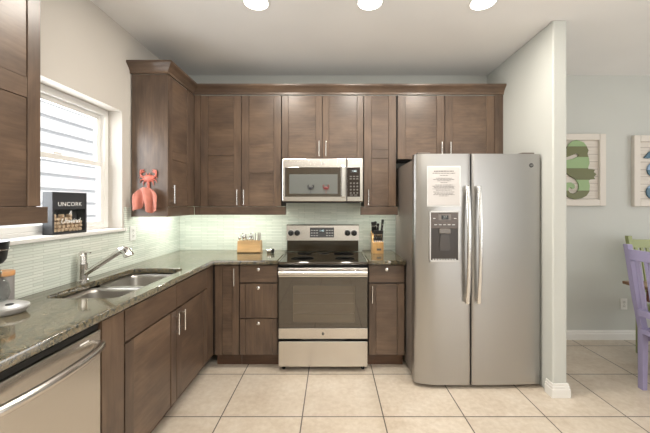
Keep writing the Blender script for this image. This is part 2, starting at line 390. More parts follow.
# ------------------------------------------------------------------ recessed ceiling lights
for i, (px, wt) in enumerate(((-0.51, 'leftmost'), (0.255, 'middle'), (1.015, 'rightmost'))):
    where = ['above the left end of the cooktop area', 'above the middle of the kitchen', 'above the refrigerator side'][i]
    t = thing('recessed_light', '%s of the three glowing round recessed lights in the ceiling' % wt, 'ceiling light', (px, 2.144, H), 0, 'recessed ceiling lights')
    obj('trim_ring', MB().lathe([(0.078, H-0.001), (0.079, H-0.006), (0.092, H-0.006), (0.096, H-0.0005)], (px, 2.144, 0), 40), WHITE, t)
    obj('lens', MB().lathe([(0.0, H-0.004), (0.078, H-0.004), (0.078, H-0.001)], (px, 2.144, 0), 40), LENS, t)
    lamp('downlight', 'AREA', (px, 2.144, H-0.012), (0, 0, 0), 13, WARM, shape='DISK', size=0.15)

# ------------------------------------------------------------------ cabinets
def back_map(yf): return lambda p: (p[0], yf-p[1], p[2])
def left_map(xf): return lambda p: (xf+p[1], p[0], p[2])
def bar_handle(parent, M, u, z, ln=0.145, vertical=True):
    h = MB(M); r = 0.0055; so = 0.032
    a, b = ((u, so, z-ln/2), (u, so, z+ln/2)) if vertical else ((u-ln/2, so, z), (u+ln/2, so, z))
    h.tube([a, b], r)
    for s in (-0.36, 0.36):
        p = (u, 0, z+s*ln) if vertical else (u+s*ln, 0, z)
        h.tube([p, (p[0], so, p[2])], 0.0042, 10)
    return obj('handle', h, HANDLE, parent)
def knob(parent, M, u, z):
    k = MB(M); k.tube([(u, 0, z), (u, 0.012, z), (u, 0.014, z), (u, 0.024, z), (u, 0.027, z)], [0.006, 0.006, 0.013, 0.0145, 0.009], 18)
    return obj('knob', k, HANDLE, parent)
def door(parent, M, u0, u1, z0, z1, stile=0.065, mids=(), name='door', th=0.019):
    d = MB(M); g = 0.003; q_ = 0.0018; u0 += g; u1 -= g
    pn = 0.0045
    d.box(u0, u0+stile, -th, 0, z0, z1, 0.0012).box(u1-stile, u1, -th, 0, z0, z1, 0.0012)
    zs = [z0]+[q for m_ in mids for q in m_]+[z1]
    for k in range(0, len(zs), 2): d.box(u0+stile+q_, u1-stile-q_, -th, -pn, zs[k]+(q_ if k else 0), zs[k+1]-(q_ if k+2 < len(zs) else 0), 0.001, mi=1)
    for m_ in mids: d.box(u0+stile+q_, u1-stile-q_, -th, -0.0012, m_[0], m_[1], 0.001, mi=1)
    return obj(name, d, [WV, WH], parent)
def slab(parent, M, u0, u1, z0, z1, name='drawer_front', stile=0):
    d = MB(M).box(u0+0.003, u1-0.003, -0.019, 0, z0, z1, 0.0015)
    if stile:
        d = MB(M).box(u0+0.003, u0+stile-0.002, -0.019, 0, z0, z1, 0.001).box(u1-stile+0.002, u1-0.003, -0.019, 0, z0, z1, 0.001).box(u0+stile, u1-stile, -0.019, -0.003, z0, z1, 0.001)
    return obj(name, d, WH if not stile else WV, parent)

UZ0, UZ1, RZ0 = 1.402, 2.460, 1.322
DYU = 3.03                          # front plane of the upper doors on the back wall
DXU = -1.31                       # front plane of the upper doors on the left wall
CROWN = [(0.0, 0.0), (0.012, 0.0), (0.012, 0.018), (0.020, 0.030), (0.034, 0.048), (0.052, 0.064), (0.058, 0.070), (0.058, 0.086), (0.0, 0.086)]

# cabinet near the camera, left of the window
t = thing('upper_cabinet', 'dark brown upper cabinet left of the window, cut by the left edge of the picture', 'cabinet', (XL+0.165, 1.0, RZ0))
obj('body', MB().box(XL+0.001, DXU-0.022, 0.55, 1.437, UZ0, UZ1), CARC, t)
M = left_map(DXU)
d = door(t, M, 0.556, 1.000, UZ0+0.01, UZ1, 0.06, ((1.88, 1.965),)); d = door(t, M, 1.002, 1.437, UZ0+0.01, UZ1, 0.06, ((1.88, 1.965),))
obj('light_rail', MB().box(DXU-0.05, DXU+0.008, 0.55, 1.462, RZ0+0.014, UZ0+0.008, 0.002).box(XL+0.02, DXU-0.05, 1.43, 1.462, RZ0+0.014, UZ0+0.008, 0.002), WH, t)
obj('crown', MB().prism([(DXU-0.02+a, UZ1+0.002+z) for a, z in CROWN], 'y', 0.55, 1.50), WH, t)

# tall corner cabinet on the left wall
CYF = 2.552
t = thing('upper_cabinet', 'dark brown corner upper cabinet right of the window with crab hook on its side', 'cabinet', (XL+0.165, 2.95, RZ0))
obj('body', MB().box(XL+0.012, DXU-0.022, CYF+0.002, YB-0.012, UZ0, UZ1), CARC, t)
obj('side_panel', MB().box(XL+0.012, DXU-0.001, CYF-0.006, CYF+0.0015, RZ0+0.004, UZ1, 0.001), WV, t)
M = left_map(DXU)
d = door(t, M, CYF+0.005, 2.955, UZ0, UZ1, 0.06, ((1.79, 1.86),)); bar_handle(d, M, CYF+0.04, UZ0+0.10, 0.15)
obj('filler_strip', MB().box(DXU-0.021, DXU-0.004, 2.957, DYU+0.02, UZ0, UZ1), WV, t)
obj('light_rail', MB().box(DXU-0.04, DXU+0.006, CYF+0.012, DYU-0.012, RZ0, UZ0-0.004, 0.002).box(XL+0.012, DXU+0.006, CYF-0.014, CYF+0.011, RZ0, UZ0-0.004, 0.002), WH, t)

M = back_map(DYU)
def upper(label, u0, u1, z0, splits, mids, handles, rail=True, stile=0.068, extra=None):
    t = thing('upper_cabinet', label, 'cabinet', ((u0+u1)/2, 3.19, z0))
    obj('body', MB().box(u0+0.001, u1-0.001, DYU+0.021, YB-0.012, z0, UZ1), CARC, t)
    for k in range(len(splits)-1):
        d = door(t, M, splits[k], splits[k+1], z0, UZ1-0.006, stile, mids[k])
        if handles[k] is not None: bar_handle(d, M, handles[k], z0+0.085+0.0, 0.145)
    if rail: obj('light_rail', MB(M).box(u0-(0.03 if u0 > 0 else 0), u1+(0.04 if u1 < 0 else 0.014), -0.045, 0.006, RZ0, UZ0-0.004, 0.002), WH, t)
    if extra: extra(t)
    return t
upper('tall two-door dark brown upper cabinet between the corner cabinet and the microwave', -1.250, -0.481, UZ0,
      (-1.250, -0.862, -0.481), [((1.885, 1.965),), ((1.72, 1.965),)], (-0.895, -0.832),
      extra=lambda t: obj('filler_strip', MB().box(DXU+0.0005, -1.2505, DYU+0.004, DYU+0.02, UZ0, UZ1).box(DXU+0.008, -1.2505, DYU-0.005, DYU+0.04, RZ0, UZ0-0.004), WV, t))
upper('short two-door dark brown upper cabinet directly above the microwave', -0.479, 0.300, 1.862,
      (-0.479, -0.092, 0.300), [(), ()], (-0.122, -0.058), rail=False, stile=0.058)
upper('narrow single-door dark brown upper cabinet right of the microwave', 0.302, 0.611, UZ0,
      (0.302, 0.611), [((1.86, 1.94),)], (0.345,), stile=0.07)
upper('short two-door dark brown upper cabinet above the refrigerator', 0.613, 1.628, 1.852,
      (0.622, 1.072, 1.545), [(), ()], (1.035, 1.118), rail=False, stile=0.075,
      extra=lambda t: obj('filler_strip', MB().box(1.547, 1.627, DYU+0.004, DYU+0.02, 1.852, UZ1), WV, t))
# crown moulding along the run
def sweep_crown(path, name):
    mb = MB(); rings = []
    for i, p in enumerate(path):
        p = Vector(p)
        d0 = (p-Vector(path[i-1])).normalized() if i else None
        d1 = (Vector(path[i+1])-p).normalized() if i < len(path)-1 else None
        n0 = Vector((d0.y, -d0.x)) if d0 else Vector((d1.y, -d1.x)); n1 = Vector((d1.y, -d1.x)) if d1 else n0
        m_ = (n0+n1).normalized(); m_ = m_/max(0.3, m_.dot(n0))
        rings.append([mb.bm.verts.new((p.x+m_.x*a, p.y+m_.y*a, UZ1+0.003+z)) for a, z in CROWN])
    n = len(CROWN)
    for i in range(len(rings)-1):
        for k in range(n): mb.bm.faces.new((rings[i][k], rings[i][(k+1) % n], rings[i+1][(k+1) % n], rings[i+1][k]))
    mb.bm.faces.new(rings[0]); mb.bm.faces.new(rings[-1][::-1])
    return mb
cr = sweep_crown([(XL+0.002, CYF-0.004), (DXU-0.005, CYF-0.004), (DXU-0.005, DYU+0.005), (1.629, DYU+0.005)], 'crown')
tag(obj('crown_molding', cr, WH, origin=(0, 3.0, UZ1)), 'dark brown crown moulding running along the top of the upper cabinets', 'moulding')

# ---- base cabinets
DYB, DXB = 2.75, -1.03
KZ = 0.118; BT = 0.905
ZD = [(0.123, 0.433), (0.440, 0.736), (0.748, 0.897)]
M = left_map(DXB)
t = thing('base_cabinet', 'dark brown sink base cabinet with two doors under the sink', 'cabinet', (-1.33, 2.1, 0))
b = MB().box(-1.598, DXB-0.02, 1.430, 1.448, KZ, BT).box(-1.598, DXB-0.02, 2.622, 2.640, KZ, BT).box(-1.598, DXB-0.02, 1.448, 2.622, KZ, KZ+0.018).box(-1.598, -1.585, 1.448, 2.622, KZ+0.018, BT)
b.box(DXB-0.036, DXB-0.0205, 1.448, 2.622, KZ+0.018, 0.70)
obj('body', b, CARC, t)
obj('toe_kick', MB().box(DXB-0.11, DXB-0.095, 1.43, 2.64, 0, KZ-0.001), KICK, t)
obj('filler_panel', MB(M).box(1.428, 1.578, -0.019, 0.001, KZ, 0.897, 0.001), WV, t)
DM = 2.118
for a, c in ((1.587, DM), (DM, 2.630)): slab(t, M, a, c, 0.733, 0.893, 'drawer_front')
d = door(t, M, 1.587, DM, 0.123, 0.722, 0.07); bar_handle(d, M, DM-0.035, 0.64, 0.14)
d = door(t, M, DM, 2.630, 0.123, 0.722, 0.07); bar_handle(d, M, DM+0.05, 0.64, 0.14)

t = thing('base_cabinet', 'dark brown corner base cabinet with one tall narrow door', 'cabinet', (-1.0, 3.0, 0))
obj('body', MB().box(-1.598, -0.801, DYB+0.021, YB-0.013, KZ, BT), CARC, t)
obj('toe_kick', MB().box(-1.02, -0.801, DYB+0.085, DYB+0.10, 0, KZ-0.001), KICK, t)
obj('filler_strip', MB().box(DXB-0.019, DXB-0.002, 2.642, DYB+0.019, KZ, 0.897).box(DXB-0.11, DXB-0.095, 2.642, DYB+0.084, 0, KZ), WV, t)
M = back_map(DYB)
d = door(t, M, -1.010, -0.800, 0.123, 0.897, 0.058); bar_handle(d, M, -0.838, 0.80, 0.15)

t = thing('base_cabinet', 'dark brown three-drawer base cabinet left of the range', 'cabinet', (-0.63, 3.0, 0))
obj('body', MB().box(-0.799, -0.466, DYB+0.021, YB-0.013, KZ, BT), CARC, t)
obj('toe_kick', MB().box(-0.799, -0.466, DYB+0.085, DYB+0.10, 0, KZ-0.001), KICK, t)
for z0, z1 in ZD:
    d = slab(t, M, -0.797, -0.468, z0, z1, 'drawer', 0.05 if z1 < 0.8 else 0); knob(d, M, -0.632, z1-0.03 if z1 < 0.8 else z0+0.115)
t = thing('base_cabinet', 'narrow dark brown base cabinet with one drawer between range and refrigerator', 'cabinet', (0.47, 3.0, 0))
obj('body', MB().box(0.314, 0.628, DYB+0.021, YB-0.013, KZ, BT), CARC, t)
obj('toe_kick', MB().box(0.314, 0.628, DYB+0.085, DYB+0.10, 0, KZ-0.001), KICK, t)
d = slab(t, M, 0.316, 0.626, ZD[2][0], ZD[2][1], 'drawer'); knob(d, M, 0.470, 0.863)
d = door(t, M, 0.316, 0.626, 0.123, 0.736, 0.06); bar_handle(d, M, 0.345, 0.652, 0.15)

# ---- countertops
def rrect(x0, x1, y0, y1, r, n=6):
    P = []
    for cx, cy, a in ((x1-r, y1-r, 0), (x0+r, y1-r, 90), (x0+r, y0+r, 180), (x1-r, y0+r, 270)):
        for k in range(n+1): q = R(a+90*k/n); P.append((cx+r*math.cos(q), cy+r*math.sin(q)))
    return P
def slab_curve(name, outer, holes, z0, z1, m, bev=0.004):
    cu = bpy.data.curves.new(name, 'CURVE'); cu.dimensions = '2D'; cu.fill_mode = 'BOTH'; cu.extrude = (z1-z0)/2-bev; cu.bevel_depth = bev; cu.bevel_resolution = 2
    for pts in [outer]+holes:
        s = cu.splines.new('POLY'); s.points.add(len(pts)-1); s.use_cyclic_u = True
        for p, q in zip(s.points, pts): p.co = (q[0], q[1], 0, 1)
    o = bpy.data.objects.new(name, cu); C.objects.link(o)
    me = bpy.data.meshes.new_from_object(o.evaluated_get(bpy.context.evaluated_depsgraph_get()))
    bpy.data.objects.remove(o); bpy.data.curves.remove(cu)
    me.materials.clear(); me.materials.append(m); me.name = name
    o = bpy.data.objects.new(name, me); C.objects.link(o); o.location = (0, 0, (z0+z1)/2)
    return o
SX0, SX1, SY0, SY1 = -1.487, -1.092, 1.62, 2.385
CT0, CT1 = 0.907, 0.943
xw = XL+0.017
o = slab_curve('countertop', [(xw, 0.815), (-1.016, 0.815), (-1.016, 2.721), (-0.470, 2.721), (-0.470, YB-0.017), (xw, YB-0.017)], [rrect(SX0, SX1, SY0, SY1, 0.06)], CT0, CT1, GRANITE)
tag(o, 'polished dark green granite countertop around the sink, from dishwasher to range', 'countertop')
o = slab_curve('countertop', [(0.318, 2.721), (0.624, 2.721), (0.624, YB-0.017), (0.318, YB-0.017)], [], CT0, CT1, GRANITE)
tag(o, 'small granite countertop under the knife block, right of the range', 'countertop')

# ---- sink
t = thing('kitchen_sink', 'stainless steel double-bowl undermount sink in the left countertop', 'sink', ((SX0+SX1)/2, 2.0, 0.70))
def bowl(x0, x1, y0, y1, zt, zb):
    b = MB(); rows = []
    for z, ins, r in ((zt, 0, 0.055), (zt-0.03, 0.004, 0.055), (zb+0.04, 0.012, 0.06), (zb+0.012, 0.022, 0.06), (zb, 0.05, 0.06)):
        P = rrect(x0+ins, x1-ins, y0+ins, y1-ins, r); rows.append([(p[0], p[1], z) for p in P+[P[0]]])
    b.grid(rows); bmesh.ops.remove_doubles(b.bm, verts=b.bm.verts, dist=1e-5)
    ed = [e for e in b.bm.edges if e.is_boundary and abs(e.verts[0].co.z-zb) < 1e-4]
    bmesh.ops.contextual_create(b.bm, geom=ed)
    for f_ in b.bm.faces: f_.smooth = True
    return b
for a, c in ((SY0-0.004, 1.985), (2.012, SY1+0.004)):
    o = obj('bowl', bowl(SX0-0.004, SX1+0.004, a, c, 0.9045, 0.715), SINKM, t)
    md = o.modifiers.new('thickness', 'SOLIDIFY'); md.thickness = 0.0012; md.offset = 0
    xm, ym = (SX0+SX1)/2, (a+c)/2
    obj('drain', MB().lathe([(0.0, 0.7175), (0.018, 0.7175), (0.03, 0.7195), (0.045, 0.7185), (0.047, 0.7165)], (xm, ym, 0), 28), CHROME, t)
obj('divider', MB().box(SX0+0.03, SX1-0.03, 1.984, 2.013, 0.895, 0.9045, 0.004), SINKM, t)
# ---- faucet
FX, FY = -1.552, 1.985
t = thing('kitchen_faucet', 'brushed nickel pull-out kitchen faucet behind the sink', 'faucet', (FX, FY, CT1))
Z = CT1
obj('body', MB().lathe([(0.0, Z+0.0005), (0.034, Z+0.0005), (0.034, Z+0.008), (0.028, Z+0.014), (0.0265, Z+0.10), (0.0285, Z+0.104), (0.0285, Z+0.112), (0.026, Z+0.118), (0.0255, Z+0.150), (0.022, Z+0.172), (0.012, Z+0.184), (0, Z+0.187)], (FX, FY, 0), 32), NICKEL, t)
obj('lever', MB().tube([(FX, FY, Z+0.176), (FX+0.03, FY-0.004, Z+0.180), (FX+0.055, FY-0.008, Z+0.178)], [0.012, 0.008, 0.006], 14, flat=0.6), NICKEL, t)
sx, sz = 0.27, 0.168
obj('spout', MB().tube([(FX+0.015, FY, Z+0.045), (FX+0.05, FY-0.003, Z+0.068), (FX+0.12, FY-0.01, Z+0.110), (FX+0.245, FY-0.02, Z+0.188)], [0.017, 0.0165, 0.0155, 0.0165], 18), NICKEL, t)
obj('spray_head', MB().tube([(FX+0.232, FY-0.019, Z+0.180), (FX+0.252, FY-0.021, Z+0.193), (FX+0.270, FY-0.022, Z+0.197), (FX+0.286, FY-0.023, Z+0.190), (FX+0.300, FY-0.024, Z+0.170), (FX+0.305, FY-0.024, Z+0.160)], [0.018, 0.021, 0.023, 0.025, 0.029, 0.029], 22), CHROME, t)

# ---- dishwasher
t = thing('dishwasher', 'stainless steel dishwasher at the left, under the granite countertop', 'dishwasher', (-1.33, 1.12, 0))
M = left_map(DXB)
obj('body', MB().box(-1.585, DXB-0.045, 0.826, 1.415, 0.10, 0.90), DARK, t)
dd = obj('door', MB(M).box(0.826, 1.416, -0.04, 0.004, 0.11, 0.868, 0.005), STEEL, t)
obj('control_strip', MB(M).box(0.828, 1.414, -0.044, -0.006, 0.870, 0.894, 0.003), BLACK, t)
hp = []; hr = []
for k in range(21):
    u = k/20; hp.append((0.850+u*0.545, 0.022+0.052*(1-(2*u-1)**2)**0.7, 0.812)); hr.append(0.0175)
obj('handle', MB(M).tube(hp, hr, 16).box(0.842, 0.866, 0.004, 0.030, 0.798, 0.826, 0.004).box(1.378, 1.402, 0.004, 0.030, 0.798, 0.826, 0.004), STEEL, dd)
obj('toe_panel', MB(M).box(0.83, 1.412, -0.11, -0.09, 0.0, 0.098), DARK, t)
obj('badge', MB(M).box(1.30, 1.345, 0.0042, 0.005, 0.842, 0.848), WPRINT, dd)

# ------------------------------------------------------------------ badge used on the appliances
def badge(parent, x, y, z, r, ring=NICKEL, face=BLACK):
    b = obj('badge', MB().lathe([(0.0, -0.0022), (r*0.86, -0.0022), (r*0.86, 0.0)], (x, y, z), 28, axis='y'), face, parent)
    obj('badge_ring', MB().lathe([(r*0.86, 0), (r*0.86, -0.003), (r, -0.003), (r, 0)], (x, y, z), 28, axis='y'), ring, parent)
    text('badge_monogram', 'GE', r*1.02, (x, y-0.0026, z), FRONT, ring, parent, shear=0.25, ext=0.0003, spacing=0.85)

# ------------------------------------------------------------------ range
SXA, SXB = -0.457, 0.305
t = thing('kitchen_range', 'stainless steel electric range with black glass cooktop and oven', 'range', (-0.076, 3.0, 0))
obj('body', MB().box(SXA+0.004, SXB-0.004, 2.745, 3.32, 0.045, 0.912), BLACK, t)
ct = obj('cooktop', MB().box(SXA, SXB, 2.688, 3.250, 0.913, 0.936, 0.006), BGLASS, t)
rg = MB()
for x, y, r in ((-0.265, 2.86, 0.105), (0.115, 2.86, 0.09), (-0.265, 3.12, 0.075), (0.115, 3.12, 0.10), (-0.075, 3.14, 0.05)):
    for rr in (r, r*0.62): rg.lathe([(rr-0.0018, 0.9362), (rr-0.0018, 0.9366), (rr+0.0018, 0.9366), (rr+0.0018, 0.9362)], (x, y, 0), 48)
obj('burner_marks', rg, BURN, ct)
for x in (SXA-0.001, SXB-0.010): obj('cooktop_trim', MB().box(x, x+0.011, 2.70, 3.24, 0.9362, 0.940, 0.001), STEEL, ct)
# backguard
bgd = obj('backguard', MB().prism([(3.245, 1.054), (3.262, 1.205), (3.275, 1.214), (3.318, 1.214), (3.318, 1.054)], 'x', SXA-0.008, SXB-0.030), STEEL, t)
obj('lower_backguard', MB().box(SXA-0.002, SXB-0.036, 3.252, 3.318, 0.9405, 1.053, 0.003), BGLASS, t)
ang = math.atan2(0.017, 0.151)
def bgp(x, z, out=0.0): return (x, 3.245+(z-1.054)*0.017/0.151-out, z)
pnl = MB().prism([(bgp(0, 1.085)[1]-0.004, 1.085), (bgp(0, 1.185)[1]-0.004, 1.185), (bgp(0, 1.185)[1]+0.004, 1.185), (bgp(0, 1.085)[1]+0.004, 1.085)], 'x', -0.225, 0.020)
pd = obj('display_panel', pnl, mat('range_display_grey', (0.10, 0.10, 0.105), 0.2), bgd)
TR = (PI/2-ang, 0, 0)
obj('screen', MB().box(-0.135, -0.075, bgp(0, 1.15)[1]-0.0065, bgp(0, 1.15)[1]-0.0045, 1.138, 1.168), BLACK, bgd)
text('clock_digits', '1:40', 0.028, bgp(-0.105, 1.152, 0.0075), TR, DIGIT, bgd)
for i in range(3):
    for j in range(3):
        for x0 in (-0.215, -0.06): 
            x = x0+i*0.027; z = 1.10+j*0.026
            obj('button', MB().box(x, x+0.018, bgp(0, z)[1]-0.0055, bgp(0, z)[1]-0.003, z, z+0.007), PRINT, bgd)
for x in (-0.420, -0.355, 0.158, 0.225):
    k = MB(); y = bgp(0, 1.13)[1]
    k.lathe([(0.029, 0.0), (0.029, -0.006), (0.025, -0.008), (0.023, -0.028), (0.019, -0.031), (0, -0.031)], (x, y, 1.13), 28, axis='y')
    k.box(x-0.004, x+0.004, y-0.036, y-0.028, 1.108, 1.152, 0.002)
    kn = obj('knob', k, BLACK, bgd)
    obj('knob_bezel', MB().lathe([(0.034, 0.001), (0.034, -0.003), (0.030, -0.004), (0.030, 0.001)], (x, y, 1.13), 28, axis='y'), SILVER, bgd)
# oven door
od = obj('oven_door', MB().box(SXA+0.003, SXB-0.003, 2.700, 2.742, 0.284, 0.886, 0.004), BLACK, t)
obj('door_glass', MB().box(SXA+0.006, SXB-0.006, 2.694, 2.6995, 0.377, 0.802, 0.002), OGLASS, od)
obj('oven_window', MB().box(-0.330, 0.195, 2.6925, 2.6938, 0.425, 0.735), OWIN, od)
rk = MB()
for z in (0.50, 0.585, 0.67): rk.box(-0.320, 0.185, 2.6918, 2.6924, z, z+0.0035)
for x in (-0.325, 0.188): rk.box(x, x+0.002, 2.6918, 2.6924, 0.43, 0.73)
obj('oven_racks', rk, mat('rack_grey', (0.11, 0.09, 0.065), 0.3), od)
obj('lower_band', MB().box(SXA+0.005, SXB-0.005, 2.692, 2.6995, 0.286, 0.374, 0.002), STEEL, od)
obj('upper_band', MB().box(SXA+0.005, SXB-0.005, 2.694, 2.6995, 0.806, 0.884, 0.002), STEEL, od)
obj('handle', MB().tube([(SXA+0.012, 2.652, 0.850), (SXB-0.012, 2.652, 0.850)], 0.020, 20, flat=1.0).box(SXA+0.03, SXA+0.055, 2.655, 2.693, 0.838, 0.862, 0.004).box(SXB-0.055, SXB-0.03, 2.655, 2.693, 0.838, 0.862, 0.004), HANDLE, od)
badge(od, -0.076, 2.6918, 0.330, 0.013)
obj('storage_drawer', MB().box(SXA+0.004, SXB-0.004, 2.698, 2.742, 0.046, 0.262, 0.005), STEEL, t)
obj('drawer_pull', MB().prism([(-0.26, 0.268), (-0.16, 0.262), (0.01, 0.262), (0.11, 0.268), (0.11, 0.274), (-0.26, 0.274)], 'y', 2.71, 2.742), BLACK, t)
for x in (SXA+0.04, SXB-0.04):
    for y in (2.76, 3.26): obj('foot', MB().lathe([(0.014, 0.0005), (0.016, 0.012), (0.010, 0.016), (0.010, 0.044)], (x, y, 0), 16), BLACK, t)

# ------------------------------------------------------------------ microwave
MX0, MX1, MZ0, MZ1, MYF = -0.461, 0.290, 1.437, 1.850, 2.955
t = thing('microwave', 'stainless steel over-the-range microwave with dark glass door', 'microwave', (-0.085, 3.15, MZ0))
obj('body', MB().box(MX0+0.004, MX1-0.004, MYF+0.036, 3.34, MZ0+0.004, MZ1, 0.003), BLACK, t)
md_ = obj('door', MB().box(MX0, 0.135, MYF, MYF+0.035, MZ0+0.012, MZ1-0.004, 0.006), STEEL, t)
obj('door_glass', MB().box(MX0+0.024, 0.082, MYF-0.0025, MYF-0.0002, MZ0+0.055, MZ1-0.085, 0.001), OGLASS, md_)
obj('window', MB().box(MX0+0.066, 0.052, MYF-0.0040, MYF-0.0027, MZ0+0.082, MZ1-0.150), MWIN, md_)
obj('handle', MB().box(0.086, 0.122, MYF-0.045, MYF-0.030, MZ0+0.05, MZ1-0.075, 0.006).box(0.094, 0.114, MYF-0.031, MYF-0.0005, MZ0+0.07, MZ0+0.095).box(0.094, 0.114, MYF-0.031, MYF-0.0005, MZ1-0.12, MZ1-0.095), HANDLE, md_)
cp = obj('control_panel', MB().box(0.138, MX1, MYF, MYF+0.035, MZ0+0.012, MZ1-0.004, 0.006), STEEL, t)
obj('keypad_glass', MB().box(0.142, MX1-0.030, MYF-0.0025, MYF-0.0002, MZ0+0.055, MZ1-0.085, 0.001), mat('keypad_brown_black', (0.030, 0.022, 0.018), 0.12), cp)
BTN = mat('button_grey', (0.13, 0.12, 0.11), 0.4)
for r_ in range(4):
    for c_ in range(3): obj('button', MB().lathe([(0.0, -0.0012), (0.0085, -0.0012), (0.0085, 0)], (0.174+c_*0.030, MYF-0.0027, MZ0+0.090+r_*0.030), 16, axis='y'), BTN, cp)
for r_ in range(2):
    for c_ in range(3): obj('button', MB().box(0.164+c_*0.030, 0.184+c_*0.030, MYF-0.0040, MYF-0.0027, MZ0+0.215+r_*0.022, MZ0+0.226+r_*0.022), BTN, cp)
for x in (0.165, 0.205): obj('button', MB().box(x, x+0.030, MYF-0.0040, MYF-0.0027, MZ0+0.066, MZ0+0.075), BTN, cp)
obj('display', MB().box(0.172, 0.236, MYF-0.0038, MYF-0.0027, MZ1-0.135, MZ1-0.108), BLACK, cp)
text('clock_digits', '1:42', 0.022, (0.207, MYF-0.0045, MZ1-0.121), FRONT, DIGIT, cp)
badge(md_, -0.090, MYF-0.0002, MZ1-0.047, 0.016, NICKEL, SILVER)
vn = MB().box(MX0+0.03, MX1-0.03, MYF+0.02, MYF+0.16, MZ0-0.004, MZ0+0.003)
obj('vent_grille', vn, BLACK, t)

# ---- crab shapes
def crab_mesh(s, th):
    """crab silhouette in local x/z, thickness th towards -y, relief body"""
    m = MB()
    m.lathe([(0, -th*1.3), (0.5*s, -th*1.1), (0.82*s, -th*0.6), (0.92*s, 0)], (0, 0, 0), 28, axis='y', squash=0.62)
    for sg in (-1, 1):
        m.tube([(sg*0.75*s, -th*0.4, 0.18*s), (sg*1.15*s, -th*0.4, 0.48*s), (sg*1.10*s, -th*0.4, 0.85*s)], [0.12*s, 0.13*s, 0.15*s], 10)
        m.tube([(sg*1.12*s, -th*0.4, 0.80*s), (sg*1.05*s, -th*0.4, 1.12*s), (sg*0.62*s, -th*0.4, 1.32*s)], [0.17*s, 0.20*s, 0.03*s], 10)
        m.tube([(sg*1.0*s, -th*0.4, 0.85*s), (sg*0.78*s, -th*0.4, 0.98*s), (sg*0.52*s, -th*0.4, 1.08*s)], [0.11*s, 0.12*s, 0.03*s], 10)
        for a, ln in ((8, 1.35), (-20, 1.35), (-48, 1.25)):
            q = R(a); p0 = (sg*0.7*s*math.cos(q), -th*0.3, 0.45*s*math.sin(q)); p1 = (sg*ln*0.85*s*math.cos(q), -th*0.5, ln*0.75*s*math.sin(q)+0.12*s); p2 = (sg*ln*s*math.cos(q*1.1), -th*0.2, ln*s*math.sin(q)-0.18*s)
            m.tube([p0, p1, p2], [0.10*s, 0.085*s, 0.03*s], 8)
        m.tube([(sg*0.22*s, -th*0.6, 0.45*s), (sg*0.26*s, -th*0.7, 0.78*s)], [0.06*s, 0.075*s], 8)
    return m
for x, m_, l in ((-0.197, CRABBLK, 'small black crab-shaped figure on the microwave door, left of the red one'), (-0.055, CRABRED, 'small red crab-shaped figure on the microwave door')):
    z = MZ0+0.135  # crab figures modelled as small reliefs on the microwave window
    c = crab_mesh(0.024, 0.005); c.box(-0.0022, 0.0022, -0.003, -0.0005, -0.050, -0.005)
    o = obj('crab_figure', c, m_); o.location = (x, MYF-0.0042, z); tag(o, l, 'magnet', 'crab figures on the microwave')
# crab towel hook and towel
hx, hz, hy = -1.462, 1.648, CYF-0.0065
t = thing('crab_hook', 'coral red crab-shaped hook on the side of the corner upper cabinet', 'hook', (hx, hy, hz-0.10))
c = crab_mesh(0.054, 0.018); c.M = None
o = obj('crab', c, CORAL, t, world=False); o.location = (0, 0, 0.080)
obj('hook_stem', MB().tube([(0, -0.008, 0.07), (0, -0.008, 0.0), (0, -0.010, -0.022), (0, -0.022, -0.034), (0, -0.036, -0.026), (0, -0.040, -0.008)], [0.010, 0.010, 0.009, 0.009, 0.008, 0.008], 12), CORAL, t, world=False)
tw = MB(); rows = []
nu, nv = 44, 36
for iv in range(nv+1):
    v = iv/nv; row = []
    for iu in range(nu+1):
        u = iu/nu; q = 2*u-1
        ln = 0.165+0.035*max(0, math.sin(PI*min(1, max(0, (u-0.45)/0.5))))-0.075*math.exp(-((u-0.37)/0.075)**2)
        top = 0.030*abs(q)**2.6
        sp = 0.62+0.38*math.sin(min(1, v*3.4)*PI/2)
        x = 0.004+q*0.098*sp+0.012*v*math.sin(5*u)
        z = -top-v*(ln-top*0.3)
        fold = math.cos(2*PI*(2.1*u-0.15*v-0.05)); fold2 = math.cos(2*PI*(4.3*u+0.5*v))
        y = -0.030-0.019*fold*min(1, 0.3+1.2*v)-0.006*fold2*v-0.016*(1-v)*(1-q*q)
        row.append((x, y, z))
    rows.append(row)
tw.grid(rows)
o = obj('hand_towel', tw, TOWEL); o.location = (hx+0.002, hy-0.022, hz-0.095)
tag(o, 'coral terry hand towel hanging from the crab hook', 'towel')
md = o.modifiers.new('thickness', 'SOLIDIFY'); md.thickness = 0.009; md.offset = 0
md = o.modifiers.new('smooth', 'SUBSURF'); md.levels = 1; md.render_levels = 1

# ------------------------------------------------------------------ refrigerator
FXA, FXB = 0.640, 1.617
t = thing('refrigerator', 'tall stainless steel side-by-side refrigerator with ice dispenser', 'refrigerator', (1.12, 2.85, 0))
obj('body', MB().box(FXA, FXB, 2.545, 3.22, 0.05, 1.775, 0.006), GREYSIDE, t)
XM = 1.069
def fy(x):
    if x <= XM: u = (XM-x)/(XM-FXA); return 2.452+0.042*u**6
    u = (x-XM)/(FXB-XM); return 2.452+0.018*u**2.2
def fdoor(x0, x1, name):
    pts = []; n = 22; r = 0.016
    for k in range(n+1):
        x = x0+(x1-x0)*k/n; y = fy(x); e = min(x-x0, x1-x)
        if e < r: y += r-math.sqrt(max(0, r*r-(r-e)**2))
        pts.append((x, y))
    extra = []
    for e in (0.002, 0.005, 0.010):
        for x in (x0+e, x1-e): extra.append((x, fy(x)+r-math.sqrt(r*r-(r-e)**2)))
    pts = sorted(set(pts+extra)); pts += [(x1, 2.543), (x0, 2.543)]
    return obj(name, MB().prism(pts, 'z', 0.032, 1.810, smooth=True), STEELV, t)
